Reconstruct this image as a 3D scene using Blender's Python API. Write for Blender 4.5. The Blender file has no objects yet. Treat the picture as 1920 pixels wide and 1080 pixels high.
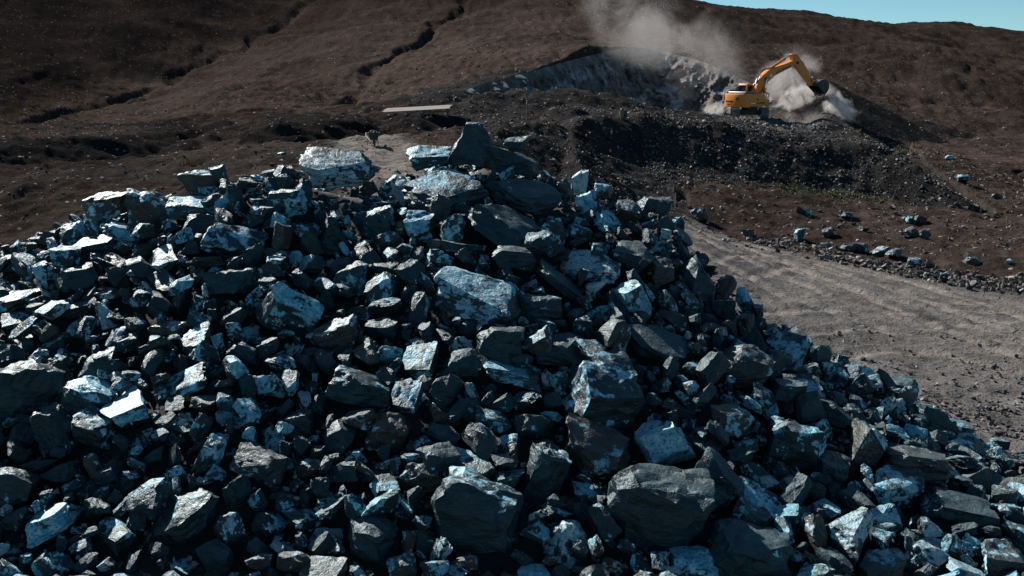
import bpy, bmesh, math, random
import numpy as np
from mathutils import Vector, Matrix, Euler

random.seed(7)
RNG = np.random.default_rng(11)
R = math.radians
scene = bpy.context.scene
C = scene.collection

# ------------------------------------------------------------------ camera, sky, sun, exposure
PITCH = R(11.8)
CAM_Z = 7.0
FPX = 35.0 / 36.0 * 1920.0
cam_data = bpy.data.cameras.new('camera')
cam_data.lens = 35.0
cam_data.sensor_width = 36.0
cam_data.clip_start = 0.1
cam_data.clip_end = 9000.0
cam = bpy.data.objects.new('camera', cam_data)
C.objects.link(cam)
cam.location = (0, 0, CAM_Z)
cam.rotation_euler = (math.pi / 2 - PITCH, 0, 0)
scene.camera = cam

SUN_AZ = R(-40)          # from +Y, negative = towards -X
SUN_EL = R(34)
SUN_DIR = Vector((math.sin(SUN_AZ) * math.cos(SUN_EL), math.cos(SUN_AZ) * math.cos(SUN_EL), math.sin(SUN_EL)))
world = bpy.data.worlds.new('World')
scene.world = world
world.use_nodes = True
wn = world.node_tree.nodes
wl = world.node_tree.links
bg = wn['Background']
sky = wn.new('ShaderNodeTexSky')
sky.sky_type = 'NISHITA'
sky.sun_disc = False
sky.sun_elevation = SUN_EL
sky.sun_rotation = SUN_AZ
sky.altitude = 3000
sky.air_density = 0.9
sky.dust_density = 0.1
sky.ozone_density = 1.0
skt = wn.new('ShaderNodeMix'); skt.data_type = 'RGBA'; skt.blend_type = 'MULTIPLY'
skt.inputs[0].default_value = 1.0
skt.inputs[7].default_value = (0.80, 1.10, 1.06, 1.0)
wl.new(sky.outputs['Color'], skt.inputs[6])
wl.new(skt.outputs[2], bg.inputs['Color'])
bg.inputs['Strength'].default_value = 0.05
sun_data = bpy.data.lights.new('sun', 'SUN')
sun_data.energy = 5.0
sun_data.angle = R(0.5)
sun_data.color = (1.0, 0.95, 0.88)
sun = bpy.data.objects.new('sun', sun_data)
C.objects.link(sun)
sun.location = (-60, 60, 80)
sun.rotation_mode = 'QUATERNION'
sun.rotation_quaternion = SUN_DIR.to_track_quat('Z', 'Y')
vs = scene.view_settings
vs.view_transform = 'Standard'
vs.look = 'None'
vs.gamma = 1.0
vs.use_curve_mapping = False
vs.exposure = 0.8
scene.render.engine = 'CYCLES'
scene.cycles.use_denoising = True
scene.cycles.max_bounces = 6
scene.cycles.diffuse_bounces = 2
scene.cycles.volume_bounces = 4
scene.cycles.volume_step_rate = 2.0
scene.cycles.volume_max_steps = 96
scene.cycles.sample_clamp_indirect = 6.0

# ------------------------------------------------------------------ projection helpers
cp_, sp_ = math.cos(PITCH), math.sin(PITCH)
def ray(px, py):
    u = (px - 960.0) / FPX
    v = (540.0 - py) / FPX
    return np.array([u, cp_ + v * sp_, -sp_ + v * cp_])
def at(px, py, Y):
    d = ray(px, py)
    t = Y / d[1]
    return np.array([d[0] * t, Y, CAM_Z + d[2] * t])
def gp(px, py, z=0.0):
    d = ray(px, py)
    t = (z - CAM_Z) / d[2]
    return np.array([d[0] * t, d[1] * t, z])
def project(P):
    P = np.asarray(P, float)
    x = P[..., 0]; y = P[..., 1]; z = P[..., 2] - CAM_Z
    dep = y * cp_ - z * sp_
    up = y * sp_ + z * cp_
    dep = np.maximum(dep, 0.05)
    return 960 + FPX * x / dep, 540 - FPX * up / dep, dep

# ------------------------------------------------------------------ numpy noise
_perm = np.random.default_rng(3).permutation(512)
def _hash(ix, iy, iz):
    return _perm[(_perm[(_perm[ix & 511] + iy) & 511] + iz) & 511]
_g = np.random.default_rng(5).normal(size=(512, 3))
_g /= np.linalg.norm(_g, axis=1)[:, None]
def perlin(x, y, z):
    x = np.asarray(x, float); y = np.asarray(y, float); z = np.asarray(z, float) + 0 * x
    ix = np.floor(x).astype(np.int64); iy = np.floor(y).astype(np.int64); iz = np.floor(z).astype(np.int64)
    fx = x - ix; fy = y - iy; fz = z - iz
    u = fx * fx * fx * (fx * (fx * 6 - 15) + 10)
    v = fy * fy * fy * (fy * (fy * 6 - 15) + 10)
    w = fz * fz * fz * (fz * (fz * 6 - 15) + 10)
    def g(dx, dy, dz):
        G = _g[_hash(ix + dx, iy + dy, iz + dz)]
        return G[..., 0] * (fx - dx) + G[..., 1] * (fy - dy) + G[..., 2] * (fz - dz)
    x00 = g(0, 0, 0) * (1 - u) + g(1, 0, 0) * u
    x10 = g(0, 1, 0) * (1 - u) + g(1, 1, 0) * u
    x01 = g(0, 0, 1) * (1 - u) + g(1, 0, 1) * u
    x11 = g(0, 1, 1) * (1 - u) + g(1, 1, 1) * u
    return ((x00 * (1 - v) + x10 * v) * (1 - w) + (x01 * (1 - v) + x11 * v) * w) * 1.5
def perlin2(x, y, k):
    x = np.asarray(x, float); y = np.asarray(y, float)
    ix = np.floor(x).astype(np.int32); iy = np.floor(y).astype(np.int32)
    fx = x - ix; fy = y - iy
    u = fx * fx * fx * (fx * (fx * 6 - 15) + 10)
    v = fy * fy * fy * (fy * (fy * 6 - 15) + 10)
    def g(dx, dy):
        h = _perm[(_perm[(ix + dx + k * 31) & 511] + iy + dy) & 511]
        return _g2[h, 0] * (fx - dx) + _g2[h, 1] * (fy - dy)
    a = g(0, 0); b = g(0, 1)
    return ((a + (g(1, 0) - a) * u) * (1 - v) + (b + (g(1, 1) - b) * u) * v) * 1.35
_a2 = np.random.default_rng(8).uniform(0, 6.283185, 512)
_g2 = np.stack([np.cos(_a2), np.sin(_a2)], 1)
def fbm(x, y, z=0.0, octv=4, lac=2.03, gain=0.5):
    s = 0; a = 1.0; f = 1.0
    if np.ndim(z) == 0:
        for o in range(octv):
            s = s + a * perlin2(np.asarray(x) * f + 17.3 * o, np.asarray(y) * f - 9.1 * o, int(z * 3) + o)
            a *= gain; f *= lac
        return s
    for o in range(octv):
        s = s + a * perlin(np.asarray(x) * f + 17.3 * o, np.asarray(y) * f - 9.1 * o, np.asarray(z) * f + 3.7 * o)
        a *= gain; f *= lac
    return s
def sstep(a, b, x):
    t = np.clip((x - a) / (b - a), 0, 1)
    return t * t * (3 - 2 * t)

# ------------------------------------------------------------------ material helpers
def new_mat(name):
    m = bpy.data.materials.new(name)
    m.use_nodes = True
    return m, m.node_tree.nodes, m.node_tree.links, m.node_tree.nodes['Principled BSDF']
class NT:
    """small node-tree writer"""
    def __init__(self, mat):
        self.n = mat.node_tree.nodes; self.l = mat.node_tree.links
    def put(self, sock, val):
        if hasattr(val, 'is_linked'):
            self.l.new(val, sock)
        elif val is not None:
            sock.default_value = val
    def node(self, t, ins=None, **props):
        nd = self.n.new(t)
        for k, v in props.items():
            setattr(nd, k, v)
        for k, v in (ins or {}).items():
            self.put(nd.inputs[k], v)
        return nd
    def math(self, op, a, b=None, c=None, clamp=False):
        nd = self.node('ShaderNodeMath', operation=op, use_clamp=clamp)
        self.put(nd.inputs[0], a)
        if b is not None: self.put(nd.inputs[1], b)
        if c is not None: self.put(nd.inputs[2], c)
        return nd.outputs[0]
    def vmath(self, op, a, b=None, scale=None):
        nd = self.node('ShaderNodeVectorMath', operation=op)
        self.put(nd.inputs[0], a)
        if b is not None: self.put(nd.inputs[1], b)
        if scale is not None: self.put(nd.inputs['Scale'], scale)
        return nd.outputs['Value'] if op in ('DOT_PRODUCT', 'LENGTH', 'DISTANCE') else nd.outputs[0]
    def mix(self, f, a, b):
        nd = self.node('ShaderNodeMix', data_type='RGBA')
        self.put(nd.inputs[0], f); self.put(nd.inputs[6], a); self.put(nd.inputs[7], b)
        return nd.outputs[2]
    def noise(self, vec, scale, detail=4.0, rough=0.55, dist=0.0):
        nd = self.node('ShaderNodeTexNoise', {'Scale': scale, 'Detail': detail, 'Roughness': rough, 'Distortion': dist})
        self.put(nd.inputs['Vector'], vec)
        return nd.outputs['Fac']
    def ramp(self, x, lo, hi):
        nd = self.node('ShaderNodeMapRange', {'From Min': lo, 'From Max': hi}, interpolation_type='SMOOTHSTEP')
        self.put(nd.inputs['Value'], x)
        return nd.outputs[0]
def c4(c, s=1.0):
    return (c[0] * s, c[1] * s, c[2] * s, 1.0)

def rock_material(name, kind, stuff):
    m, n, l, bsdf = new_mat(name)
    t = NT(m)
    if stuff:
        co = t.node('ShaderNodeAttribute', attribute_name='rco').outputs['Vector']
        rnd = t.node('ShaderNodeAttribute', attribute_name='rnd').outputs['Fac']
        nrm = t.node('ShaderNodeNewGeometry').outputs['Normal']
    else:
        tc = t.node('ShaderNodeTexCoord')
        rnd = t.node('ShaderNodeObjectInfo').outputs['Random']
        off = t.node('ShaderNodeCombineXYZ', {'X': t.math('MULTIPLY', rnd, 91.0), 'Y': t.math('MULTIPLY', rnd, 37.0), 'Z': t.math('MULTIPLY', rnd, 53.0)}).outputs[0]
        co = t.vmath('ADD', tc.outputs['Object'], off)
        nrm = tc.outputs['Normal']
    rr = t.math('FRACT', t.math('MULTIPLY', rnd, 7.31))
    # axis of the coated side
    ang = t.math('MULTIPLY', rnd, 44.0)
    axis = t.node('ShaderNodeCombineXYZ', {'X': t.math('COSINE', ang), 'Y': t.math('SINE', ang), 'Z': 0.55}).outputs[0]
    side = t.vmath('DOT_PRODUCT', nrm, axis)
    n1 = t.noise(co, 1.7, 6, 0.62, 0.7)
    n2 = t.noise(co, 7.0, 5, 0.6)
    n3 = t.noise(co, 26.0, 3, 0.6)
    slate = {'slate': (0.0125, 0.034, 0.044), 'patched': (0.016, 0.037, 0.047), 'pale': (0.024, 0.050, 0.062), 'brown': (0.042, 0.041, 0.038)}[kind]
    dark = t.mix(t.ramp(n1, 0.3, 0.7), c4(slate, 0.62), c4(slate, 1.35))
    tint = {'slate': (0.024, 0.032, 0.034), 'patched': (0.036, 0.037, 0.036), 'pale': (0.075, 0.065, 0.056), 'brown': (0.078, 0.056, 0.044)}[kind]
    nb = t.noise(co, 1.1, 3, 0.5)
    dark = t.mix(t.math('MULTIPLY', t.ramp(t.math('ADD', nb, t.math('MULTIPLY', rr, 0.25)), 0.52, 0.8), 0.5), dark, c4(tint))
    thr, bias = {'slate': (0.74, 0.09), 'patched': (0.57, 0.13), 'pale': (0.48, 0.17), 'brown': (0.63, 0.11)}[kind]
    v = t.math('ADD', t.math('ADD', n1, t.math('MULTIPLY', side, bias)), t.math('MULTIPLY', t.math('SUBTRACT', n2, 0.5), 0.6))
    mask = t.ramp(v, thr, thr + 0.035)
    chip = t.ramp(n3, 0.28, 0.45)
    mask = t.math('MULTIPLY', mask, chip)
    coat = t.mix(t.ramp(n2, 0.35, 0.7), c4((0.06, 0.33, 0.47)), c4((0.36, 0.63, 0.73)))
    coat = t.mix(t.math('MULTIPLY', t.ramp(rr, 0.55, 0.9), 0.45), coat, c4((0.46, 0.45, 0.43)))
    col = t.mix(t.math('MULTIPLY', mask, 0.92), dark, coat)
    # upward faces painted paler, brightness of lit tops put into the colour
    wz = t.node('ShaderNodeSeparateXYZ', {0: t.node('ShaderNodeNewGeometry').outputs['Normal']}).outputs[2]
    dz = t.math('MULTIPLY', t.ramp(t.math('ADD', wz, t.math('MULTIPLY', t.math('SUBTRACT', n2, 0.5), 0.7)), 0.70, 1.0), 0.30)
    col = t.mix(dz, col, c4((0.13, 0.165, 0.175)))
    speck = t.node('ShaderNodeMapRange', {'From Min': 0.25, 'From Max': 0.75, 'To Min': 0.6, 'To Max': 1.35})
    t.put(speck.inputs['Value'], n3)
    col = t.mix(1.0, col, col)
    mulc = t.node('ShaderNodeMix', data_type='RGBA', blend_type='MULTIPLY')
    mulc.inputs[0].default_value = 1.0
    t.put(mulc.inputs[6], col)
    comb = t.node('ShaderNodeCombineColor')
    for k in range(3): t.put(comb.inputs[k], speck.outputs[0])
    t.put(mulc.inputs[7], comb.outputs[0])
    l.new(mulc.outputs[2], bsdf.inputs['Base Color'])
    rough = t.node('ShaderNodeMapRange', {'From Min': 0.3, 'From Max': 0.7, 'To Min': 0.34, 'To Max': 0.66})
    t.put(rough.inputs['Value'], n2)
    l.new(rough.outputs[0], bsdf.inputs['Roughness'])
    bsdf.inputs['Specular IOR Level'].default_value = 0.5
    bsdf.inputs['Specular Tint'].default_value = (0.70, 0.93, 1.0, 1.0)
    # relief: foliation ridges plus grain
    stre = t.vmath('MULTIPLY', co, (1.2, 1.2, 4.5))
    nl = t.noise(stre, 2.2, 5, 0.6, 0.4)
    vor = t.node('ShaderNodeTexVoronoi', {'Scale': 3.2}, feature='F1')
    t.put(vor.inputs['Vector'], co)
    h = t.math('ADD', t.math('MULTIPLY', nl, 0.9), t.math('ADD', t.math('MULTIPLY', n2, 0.55), t.math('MULTIPLY', n3, 0.22)))
    h = t.math('ADD', h, t.math('MULTIPLY', vor.outputs['Distance'], 0.35))
    bmp = t.node('ShaderNodeBump', {'Strength': 0.75, 'Distance': 0.07})
    t.put(bmp.inputs['Height'], h)
    l.new(bmp.outputs[0], bsdf.inputs['Normal'])
    return m
KINDS = ['slate', 'patched', 'pale', 'brown']
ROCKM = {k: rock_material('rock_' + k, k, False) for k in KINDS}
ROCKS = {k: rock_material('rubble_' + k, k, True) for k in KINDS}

def terrain_material():
    m, n, l, bsdf = new_mat('soil')
    t = NT(m)
    geo = t.node('ShaderNodeNewGeometry')
    co = geo.outputs['Position']
    cov = t.node('ShaderNodeAttribute', attribute_name='cov')
    sep = t.node('ShaderNodeSeparateColor'); l.new(cov.outputs['Color'], sep.inputs[0])
    spoil, road, red = sep.outputs[0], sep.outputs[1], sep.outputs[2]
    big = t.noise(co, 0.06, 4, 0.6)
    mid = t.noise(co, 0.45, 6, 0.65, 0.3)
    fine = t.noise(co, 3.2, 5, 0.7)
    grit = t.noise(co, 13.0, 3, 0.7)
    brown = t.mix(t.ramp(mid, 0.3, 0.7), c4((0.037, 0.0270, 0.0225)), c4((0.080, 0.059, 0.050)))
    brown = t.mix(t.ramp(big, 0.35, 0.65), brown, c4((0.068, 0.049, 0.041)))
    redc = t.mix(t.ramp(mid, 0.3, 0.7), c4((0.024, 0.0175, 0.0150)), c4((0.052, 0.039, 0.033)))
    brown = t.mix(red, brown, redc)
    grey = t.mix(t.ramp(mid, 0.3, 0.7), c4((0.017, 0.0165, 0.0165)), c4((0.040, 0.037, 0.0355)))
    roadc = t.mix(t.ramp(mid, 0.3, 0.72), c4((0.070, 0.067, 0.066)), c4((0.150, 0.142, 0.137)))
    streak = t.noise(t.vmath('MULTIPLY', co, (0.45, 0.8, 1.0)), 0.6, 4, 0.6, 0.6)
    roadc = t.mix(t.math('MULTIPLY', t.ramp(streak, 0.45, 0.7), 0.5), roadc, c4((0.172, 0.160, 0.150)))
    col = t.mix(spoil, brown, grey)
    roadc = t.mix(t.math('MULTIPLY', red, 0.8), roadc, c4((0.225, 0.200, 0.178)))
    col = t.mix(road, col, roadc)
    col = t.mix(t.math('MULTIPLY', t.node('ShaderNodeAttribute', attribute_name='stony_shade').outputs['Fac'], 0.90), col, c4((0.0100, 0.0084, 0.0080)))  # dark stony ground together with painted shade of slopes and banks
    # pale and dark stones too small to build
    v1 = t.node('ShaderNodeTexVoronoi', {'Scale': 2.6, 'Randomness': 1.0}); t.put(v1.inputs['Vector'], co)
    st = t.math('MULTIPLY', t.ramp(v1.outputs['Distance'], 0.27, 0.17), t.ramp(t.node('ShaderNodeSeparateColor', {0: v1.outputs['Color']}).outputs[0], 0.80, 0.86))
    v2 = t.node('ShaderNodeTexVoronoi', {'Scale': 8.5, 'Randomness': 1.0}); t.put(v2.inputs['Vector'], co)
    st2 = t.math('MULTIPLY', t.ramp(v2.outputs['Distance'], 0.33, 0.2), t.ramp(t.node('ShaderNodeSeparateColor', {0: v2.outputs['Color']}).outputs[1], 0.55, 0.62))
    notroad = t.math('MULTIPLY', t.math('SUBTRACT', 1.0, t.math('MULTIPLY', road, 0.75)), t.math('SUBTRACT', 1.0, t.math('MULTIPLY', t.node('ShaderNodeAttribute', attribute_name='stony_shade').outputs['Fac'], 0.30)))
    col = t.mix(t.math('MULTIPLY', t.math('MULTIPLY', st, 0.85), notroad), col, c4((0.24, 0.235, 0.225)))
    col = t.mix(t.math('MULTIPLY', t.math('MULTIPLY', st2, 0.28), notroad), col, c4((0.105, 0.098, 0.09)))
    v3 = t.node('ShaderNodeTexVoronoi', {'Scale': 1.3, 'Randomness': 1.0}); t.put(v3.inputs['Vector'], co)
    st3 = t.math('MULTIPLY', t.ramp(v3.outputs['Distance'], 0.35, 0.2), t.ramp(t.node('ShaderNodeSeparateColor', {0: v3.outputs['Color']}).outputs[2], 0.6, 0.66))
    col = t.mix(t.math('MULTIPLY', t.math('MULTIPLY', st3, 0.8), notroad), col, c4((0.014, 0.013, 0.012)))
    sp = t.node('ShaderNodeMapRange', {'From Min': 0.25, 'From Max': 0.75, 'To Min': 0.55, 'To Max': 1.45}); t.put(sp.inputs['Value'], t.math('ADD', t.math('MULTIPLY', fine, 0.6), t.math('MULTIPLY', grit, 0.4)))
    mulc = t.node('ShaderNodeMix', data_type='RGBA', blend_type='MULTIPLY'); mulc.inputs[0].default_value = 1.0
    comb = t.node('ShaderNodeCombineColor')
    for k in range(3): t.put(comb.inputs[k], sp.outputs[0])
    t.put(mulc.inputs[6], col); t.put(mulc.inputs[7], comb.outputs[0])
    l.new(mulc.outputs[2], bsdf.inputs['Base Color'])
    bsdf.inputs['Roughness'].default_value = 0.92
    bsdf.inputs['Specular IOR Level'].default_value = 0.0
    h = t.math('ADD', t.math('MULTIPLY', mid, 0.40), t.math('ADD', t.math('MULTIPLY', fine, 0.40), t.math('MULTIPLY', grit, 0.12)))
    h = t.math('ADD', h, t.math('ADD', t.math('MULTIPLY', st, 0.12), t.math('ADD', t.math('MULTIPLY', st2, 0.05), t.math('MULTIPLY', st3, 0.12))))
    bmp = t.node('ShaderNodeBump', {'Strength': 0.8, 'Distance': 0.4}); t.put(bmp.inputs['Height'], h)
    l.new(bmp.outputs[0], bsdf.inputs['Normal'])
    return m
SOIL = terrain_material()

def quarry_material():
    m, n, l, bsdf = new_mat('quarry_rock')
    t = NT(m)
    co = t.node('ShaderNodeNewGeometry').outputs['Position']
    st = t.vmath('MULTIPLY', co, (1.0, 1.0, 0.6))
    n1 = t.noise(st, 0.35, 6, 0.62, 0.8)
    n2 = t.noise(st, 1.6, 6, 0.65, 0.4)
    n3 = t.noise(co, 7.0, 4, 0.65)
    base = t.mix(t.ramp(n2, 0.3, 0.7), c4((0.065, 0.058, 0.055)), c4((0.15, 0.14, 0.135)))
    base = t.mix(t.ramp(t.noise(st, 0.8, 5, 0.6, 0.6), 0.52, 0.66), base, c4((0.13, 0.20, 0.225)))
    base = t.mix(t.ramp(n1, 0.55, 0.62), base, c4((0.27, 0.285, 0.31)))
    base = t.mix(t.math('MULTIPLY', t.ramp(t.noise(co, 0.5, 4), 0.55, 0.7), 0.6), base, c4((0.10, 0.066, 0.05)))
    l.new(base, bsdf.inputs['Base Color'])
    bsdf.inputs['Roughness'].default_value = 0.85
    h = t.math('ADD', n2, t.math('MULTIPLY', n3, 0.4))
    bmp = t.node('ShaderNodeBump', {'Strength': 0.8, 'Distance': 0.5}); t.put(bmp.inputs['Height'], h)
    l.new(bmp.outputs[0], bsdf.inputs['Normal'])
    return m
QUARRY = quarry_material()

def plain(name, col, rough=0.5, metal=0.0, wear=0.25, wear_col=None, scale=6.0, spec=0.5, bump=0.0):
    m, n, l, bsdf = new_mat(name)
    t = NT(m)
    co = t.node('ShaderNodeTexCoord').outputs['Object']
    a = t.noise(co, scale, 5, 0.65)
    b = t.noise(co, scale * 0.25, 3, 0.5)
    wc = wear_col or tuple(x * 0.45 for x in col)
    f = t.math('MULTIPLY', t.ramp(t.math('ADD', t.math('MULTIPLY', a, 0.6), t.math('MULTIPLY', b, 0.5)), 0.5, 0.75), wear)
    l.new(t.mix(f, c4(col), c4(wc)), bsdf.inputs['Base Color'])
    bsdf.inputs['Roughness'].default_value = rough
    bsdf.inputs['Metallic'].default_value = metal
    bsdf.inputs['Specular IOR Level'].default_value = spec
    if bump:
        bm_ = t.node('ShaderNodeBump', {'Strength': 0.6, 'Distance': bump}); t.put(bm_.inputs['Height'], a)
        l.new(bm_.outputs[0], bsdf.inputs['Normal'])
    return m

# ------------------------------------------------------------------ object helpers
def tag(o, label=None, cat=None, group=None, kind=None):
    if label: o['label'] = label
    if cat: o['category'] = cat
    if group: o['group'] = group
    if kind: o['kind'] = kind
    return o
def link_mesh(name, me, mat=None, parent=None):
    o = bpy.data.objects.new(name, me)
    C.objects.link(o)
    if mat is not None and not me.materials: me.materials.append(mat)
    if parent is not None: o.parent = parent
    return o
def bm_obj(name, bm, mat, parent=None, smooth=None):
    me = bpy.data.meshes.new(name)
    bmesh.ops.recalc_face_normals(bm, faces=bm.faces)
    bm.to_mesh(me); bm.free()
    if smooth is not None:
        me.polygons.foreach_set('use_smooth', [True] * len(me.polygons))
        me.set_sharp_from_angle(angle=R(smooth))
    return link_mesh(name, me, mat, parent)
def np_mesh(name, V, F, smooth=None, mat_idx=None):
    """triangle or quad mesh from arrays"""
    V = np.ascontiguousarray(V, np.float32); F = np.ascontiguousarray(F, np.int32)
    k = F.shape[1]
    me = bpy.data.meshes.new(name)
    me.vertices.add(len(V)); me.vertices.foreach_set('co', V.ravel())
    me.loops.add(F.size); me.loops.foreach_set('vertex_index', F.ravel())
    me.polygons.add(len(F))
    me.polygons.foreach_set('loop_start', np.arange(0, F.size, k, dtype=np.int32))
    if mat_idx is not None: me.polygons.foreach_set('material_index', np.ascontiguousarray(mat_idx, np.int32))
    me.update(calc_edges=True)
    me.polygons.foreach_set('use_smooth', np.full(len(F), smooth is not None, bool))
    if smooth is not None and smooth < 180: me.set_sharp_from_angle(angle=R(smooth))
    return me
def empty(name, loc, rz=0.0):
    o = bpy.data.objects.new(name, None)
    C.objects.link(o)
    o.location = loc
    o.rotation_euler = (0, 0, rz)
    o.empty_display_size = 0.3
    return o

# ================================================================== TERRAIN
def pts(lst):
    return [at(*p) for p in lst]
ctrl = pts([
    # low bank and workings on the left
    (-300, 470, 34), (0, 445, 34), (150, 425, 35), (330, 390, 36), (-400, 350, 42), (0, 352, 42), (150, 345, 43), (300, 335, 44),
    (0, 334, 51), (180, 328, 51), (300, 306, 50), (500, 292, 48), (697, 272, 47), (765, 330, 36), (640, 332, 36), (520, 330, 38), (850, 262, 55),
    (300, 285, 66), (0, 292, 64), (-300, 292, 64), (150, 250, 82), (0, 258, 82), (600, 240, 66), (760, 240, 62), (800, 216, 72), (900, 216, 72), (1000, 226, 64), (1180, 222, 70),
    # first gully (left)
    (-60, 262, 88), (60, 236, 98), (200, 192, 113), (310, 157, 128), (430, 97, 151), (530, 37, 179), (600, -20, 208),
    # hillside left of it
    (-300, 200, 92), (0, 190, 103), (-300, 60, 116), (0, 100, 120), (200, 100, 131), (330, 60, 148), (0, 0, 143), (200, 0, 157), (400, -5, 181), (-400, -60, 140), (200, -120, 200), (500, -120, 240),
    # spur between the gullies
    (300, 215, 98), (400, 182, 105), (500, 152, 113), (560, 195, 92), (600, 100, 130), (620, 150, 111), (650, 50, 152), (700, 0, 186), (760, -80, 235),
    # second gully
    (640, 200, 94), (665, 164, 104), (700, 129, 116), (780, 84, 134), (850, 34, 160), (890, -10, 186), (940, -70, 225),
    # spur above the pit
    (740, 165, 98), (800, 150, 100), (880, 108, 110), (1000, 62, 128), (960, 0, 162), (1080, 60, 132), (1120, 4, 172), (1100, -40, 215),
    (830, 188, 85), (900, 163, 91), (1000, 135, 99), (1100, 108, 107), (1180, 90, 113), (1240, 97, 114), (1320, 119, 110), (1400, 155, 104), (1450, 185, 100),
    # right hillside and skyline
    (1250, 60, 150), (1300, 70, 160), (1400, 90, 150), (1240, 0, 232), (1400, 29, 238), (1500, 40, 240), (1640, 58, 242), (1760, 46, 236), (1920, 65, 232), (2150, 84, 225),
    (1560, 120, 140), (1650, 150, 128), (1700, 100, 152), (1800, 200, 112), (1900, 250, 101), (1900, 150, 138), (1800, 80, 182), (2150, 200, 130), (1990, 300, 92), (2200, 320, 90),
])
ctrl += [np.array(p, float) for p in [
    (10, 45, 0), (20, 45, 0), (30, 50, 0), (34, 62, 0), (40, 60, 0), (46, 75, 0), (44, 88, 0.2), (10, 25, 0), (25, 25, 0), (45, 40, 0), (-2, 8, 0), (-14, 8, 0), (12, 8, 0), (30, 8, 0),
    (-6, 20, 0.3), (5, 24, 0.1), (-14, 22, 0.5), (-30, 15, 0.4), (70, 60, 0), (60, 20, 0), (14, 34, 0), (0, 300, 16), (60, 300, 14), (130, 290, 12), (-100, 300, 40)]]
ctrl = np.array(ctrl)
SC = 40.0
def _tps_k(r2):
    return 0.5 * r2 * np.log(r2 + 1e-9)
_X = ctrl[:, :2] / SC
_d2 = ((_X[:, None] - _X[None]) ** 2).sum(-1)
_N = len(ctrl)
_A = np.zeros((_N + 3, _N + 3))
_A[:_N, :_N] = _tps_k(_d2) + 0.004 * np.eye(_N)
_A[:_N, _N] = 1; _A[:_N, _N + 1:] = _X
_A[_N:, :_N] = _A[:_N, _N:].T
_W = np.linalg.solve(_A, np.concatenate([ctrl[:, 2], np.zeros(3)]))
def tps(x, y):
    x = np.asarray(x, float).ravel() / SC; y = np.asarray(y, float).ravel() / SC
    out = np.empty(len(x))
    for i in range(0, len(x), 60000):
        xs = x[i:i + 60000]; ys = y[i:i + 60000]
        r2 = (xs[:, None] - _X[None, :, 0]) ** 2 + (ys[:, None] - _X[None, :, 1]) ** 2
        out[i:i + 60000] = _tps_k(r2) @ _W[:_N] + _W[_N] + _W[_N + 1] * xs + _W[_N + 2] * ys
    return out
def poly_dist(x, y, P, closed=False):
    P = np.asarray(P, float)[:, :2]
    Q = np.vstack([P, P[:1]]) if closed else P
    best = np.full(x.shape, 1e9)
    for a, b in zip(Q[:-1], Q[1:]):
        d = b - a; L2 = (d ** 2).sum()
        t = np.clip(((x - a[0]) * d[0] + (y - a[1]) * d[1]) / L2, 0, 1)
        best = np.minimum(best, (x - a[0] - t * d[0]) ** 2 + (y - a[1] - t * d[1]) ** 2)
    return np.sqrt(best)
def inside(x, y, P):
    P = np.asarray(P, float)[:, :2]
    c = np.zeros(x.shape, bool)
    j = len(P) - 1
    for i in range(len(P)):
        xi, yi = P[i]; xj, yj = P[j]
        cond = ((yi > y) != (yj > y)) & (x < (xj - xi) * (y - yi) / (yj - yi + 1e-12) + xi)
        c ^= cond
        j = i
    return c
FOOT = [(3.2, 34), (5.5, 40), (7.4, 45), (8.2, 50), (8.4, 52.5), (10.5, 53.6), (15.3, 54.4), (19, 53.6), (21.4, 51.4), (24.0, 50.2), (26.6, 60), (29.6, 73), (33, 84), (37, 102), (30, 125), (-30, 125), (-8.5, 82), (-4.8, 66), (-2.0, 52), (0.3, 41)]
RIM = pts([(800, 200, 81), (830, 190, 84), (900, 165, 90), (1000, 137, 98), (1100, 110, 106), (1180, 92, 112), (1240, 99, 113), (1320, 121, 109), (1400, 157, 103), (1450, 190, 98)])
GULLY1 = pts([(-60, 262, 88), (60, 236, 98), (200, 192, 112), (310, 157, 126), (430, 97, 148), (530, 37, 176), (600, -20, 205)])
GULLY2 = pts([(640, 205, 92), (642, 190, 96), (665, 164, 104), (700, 129, 116), (780, 84, 134), (850, 34, 160), (890, -10, 186)])
ROADEDGE = [gp(1240, 420), gp(1290, 432), gp(1490, 470), gp(1700, 515), gp(1920, 548), gp(2400, 600)]
TRACKS = [[gp(*q)[:2] for q in T] for T in (
    [(1285, 442), (1330, 462), (1400, 484), (1520, 515), (1700, 552), (1960, 590)],
    [(1300, 470), (1350, 500), (1420, 530), (1540, 572), (1700, 600), (1960, 612)],
    [(1330, 540), (1370, 515), (1440, 498), (1520, 500), (1640, 540), (1960, 640)],
    [(1480, 640), (1600, 625), (1760, 630), (1980, 665)])]
BANK1 = [at(*p)[:2] for p in [(-500, 336, 56), (0, 332, 56), (140, 326, 56.5), (260, 309, 59), (330, 287, 62), (400, 264, 69), (380, 245, 82), (-500, 250, 82)]]
BANK2 = [at(*p)[:2] for p in [(455, 287, 53), (500, 282, 53), (570, 278, 53), (640, 267, 55), (700, 252, 59), (700, 236, 71), (450, 246, 71)]]
EXC = at(1404, 223, 87.0)
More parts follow.
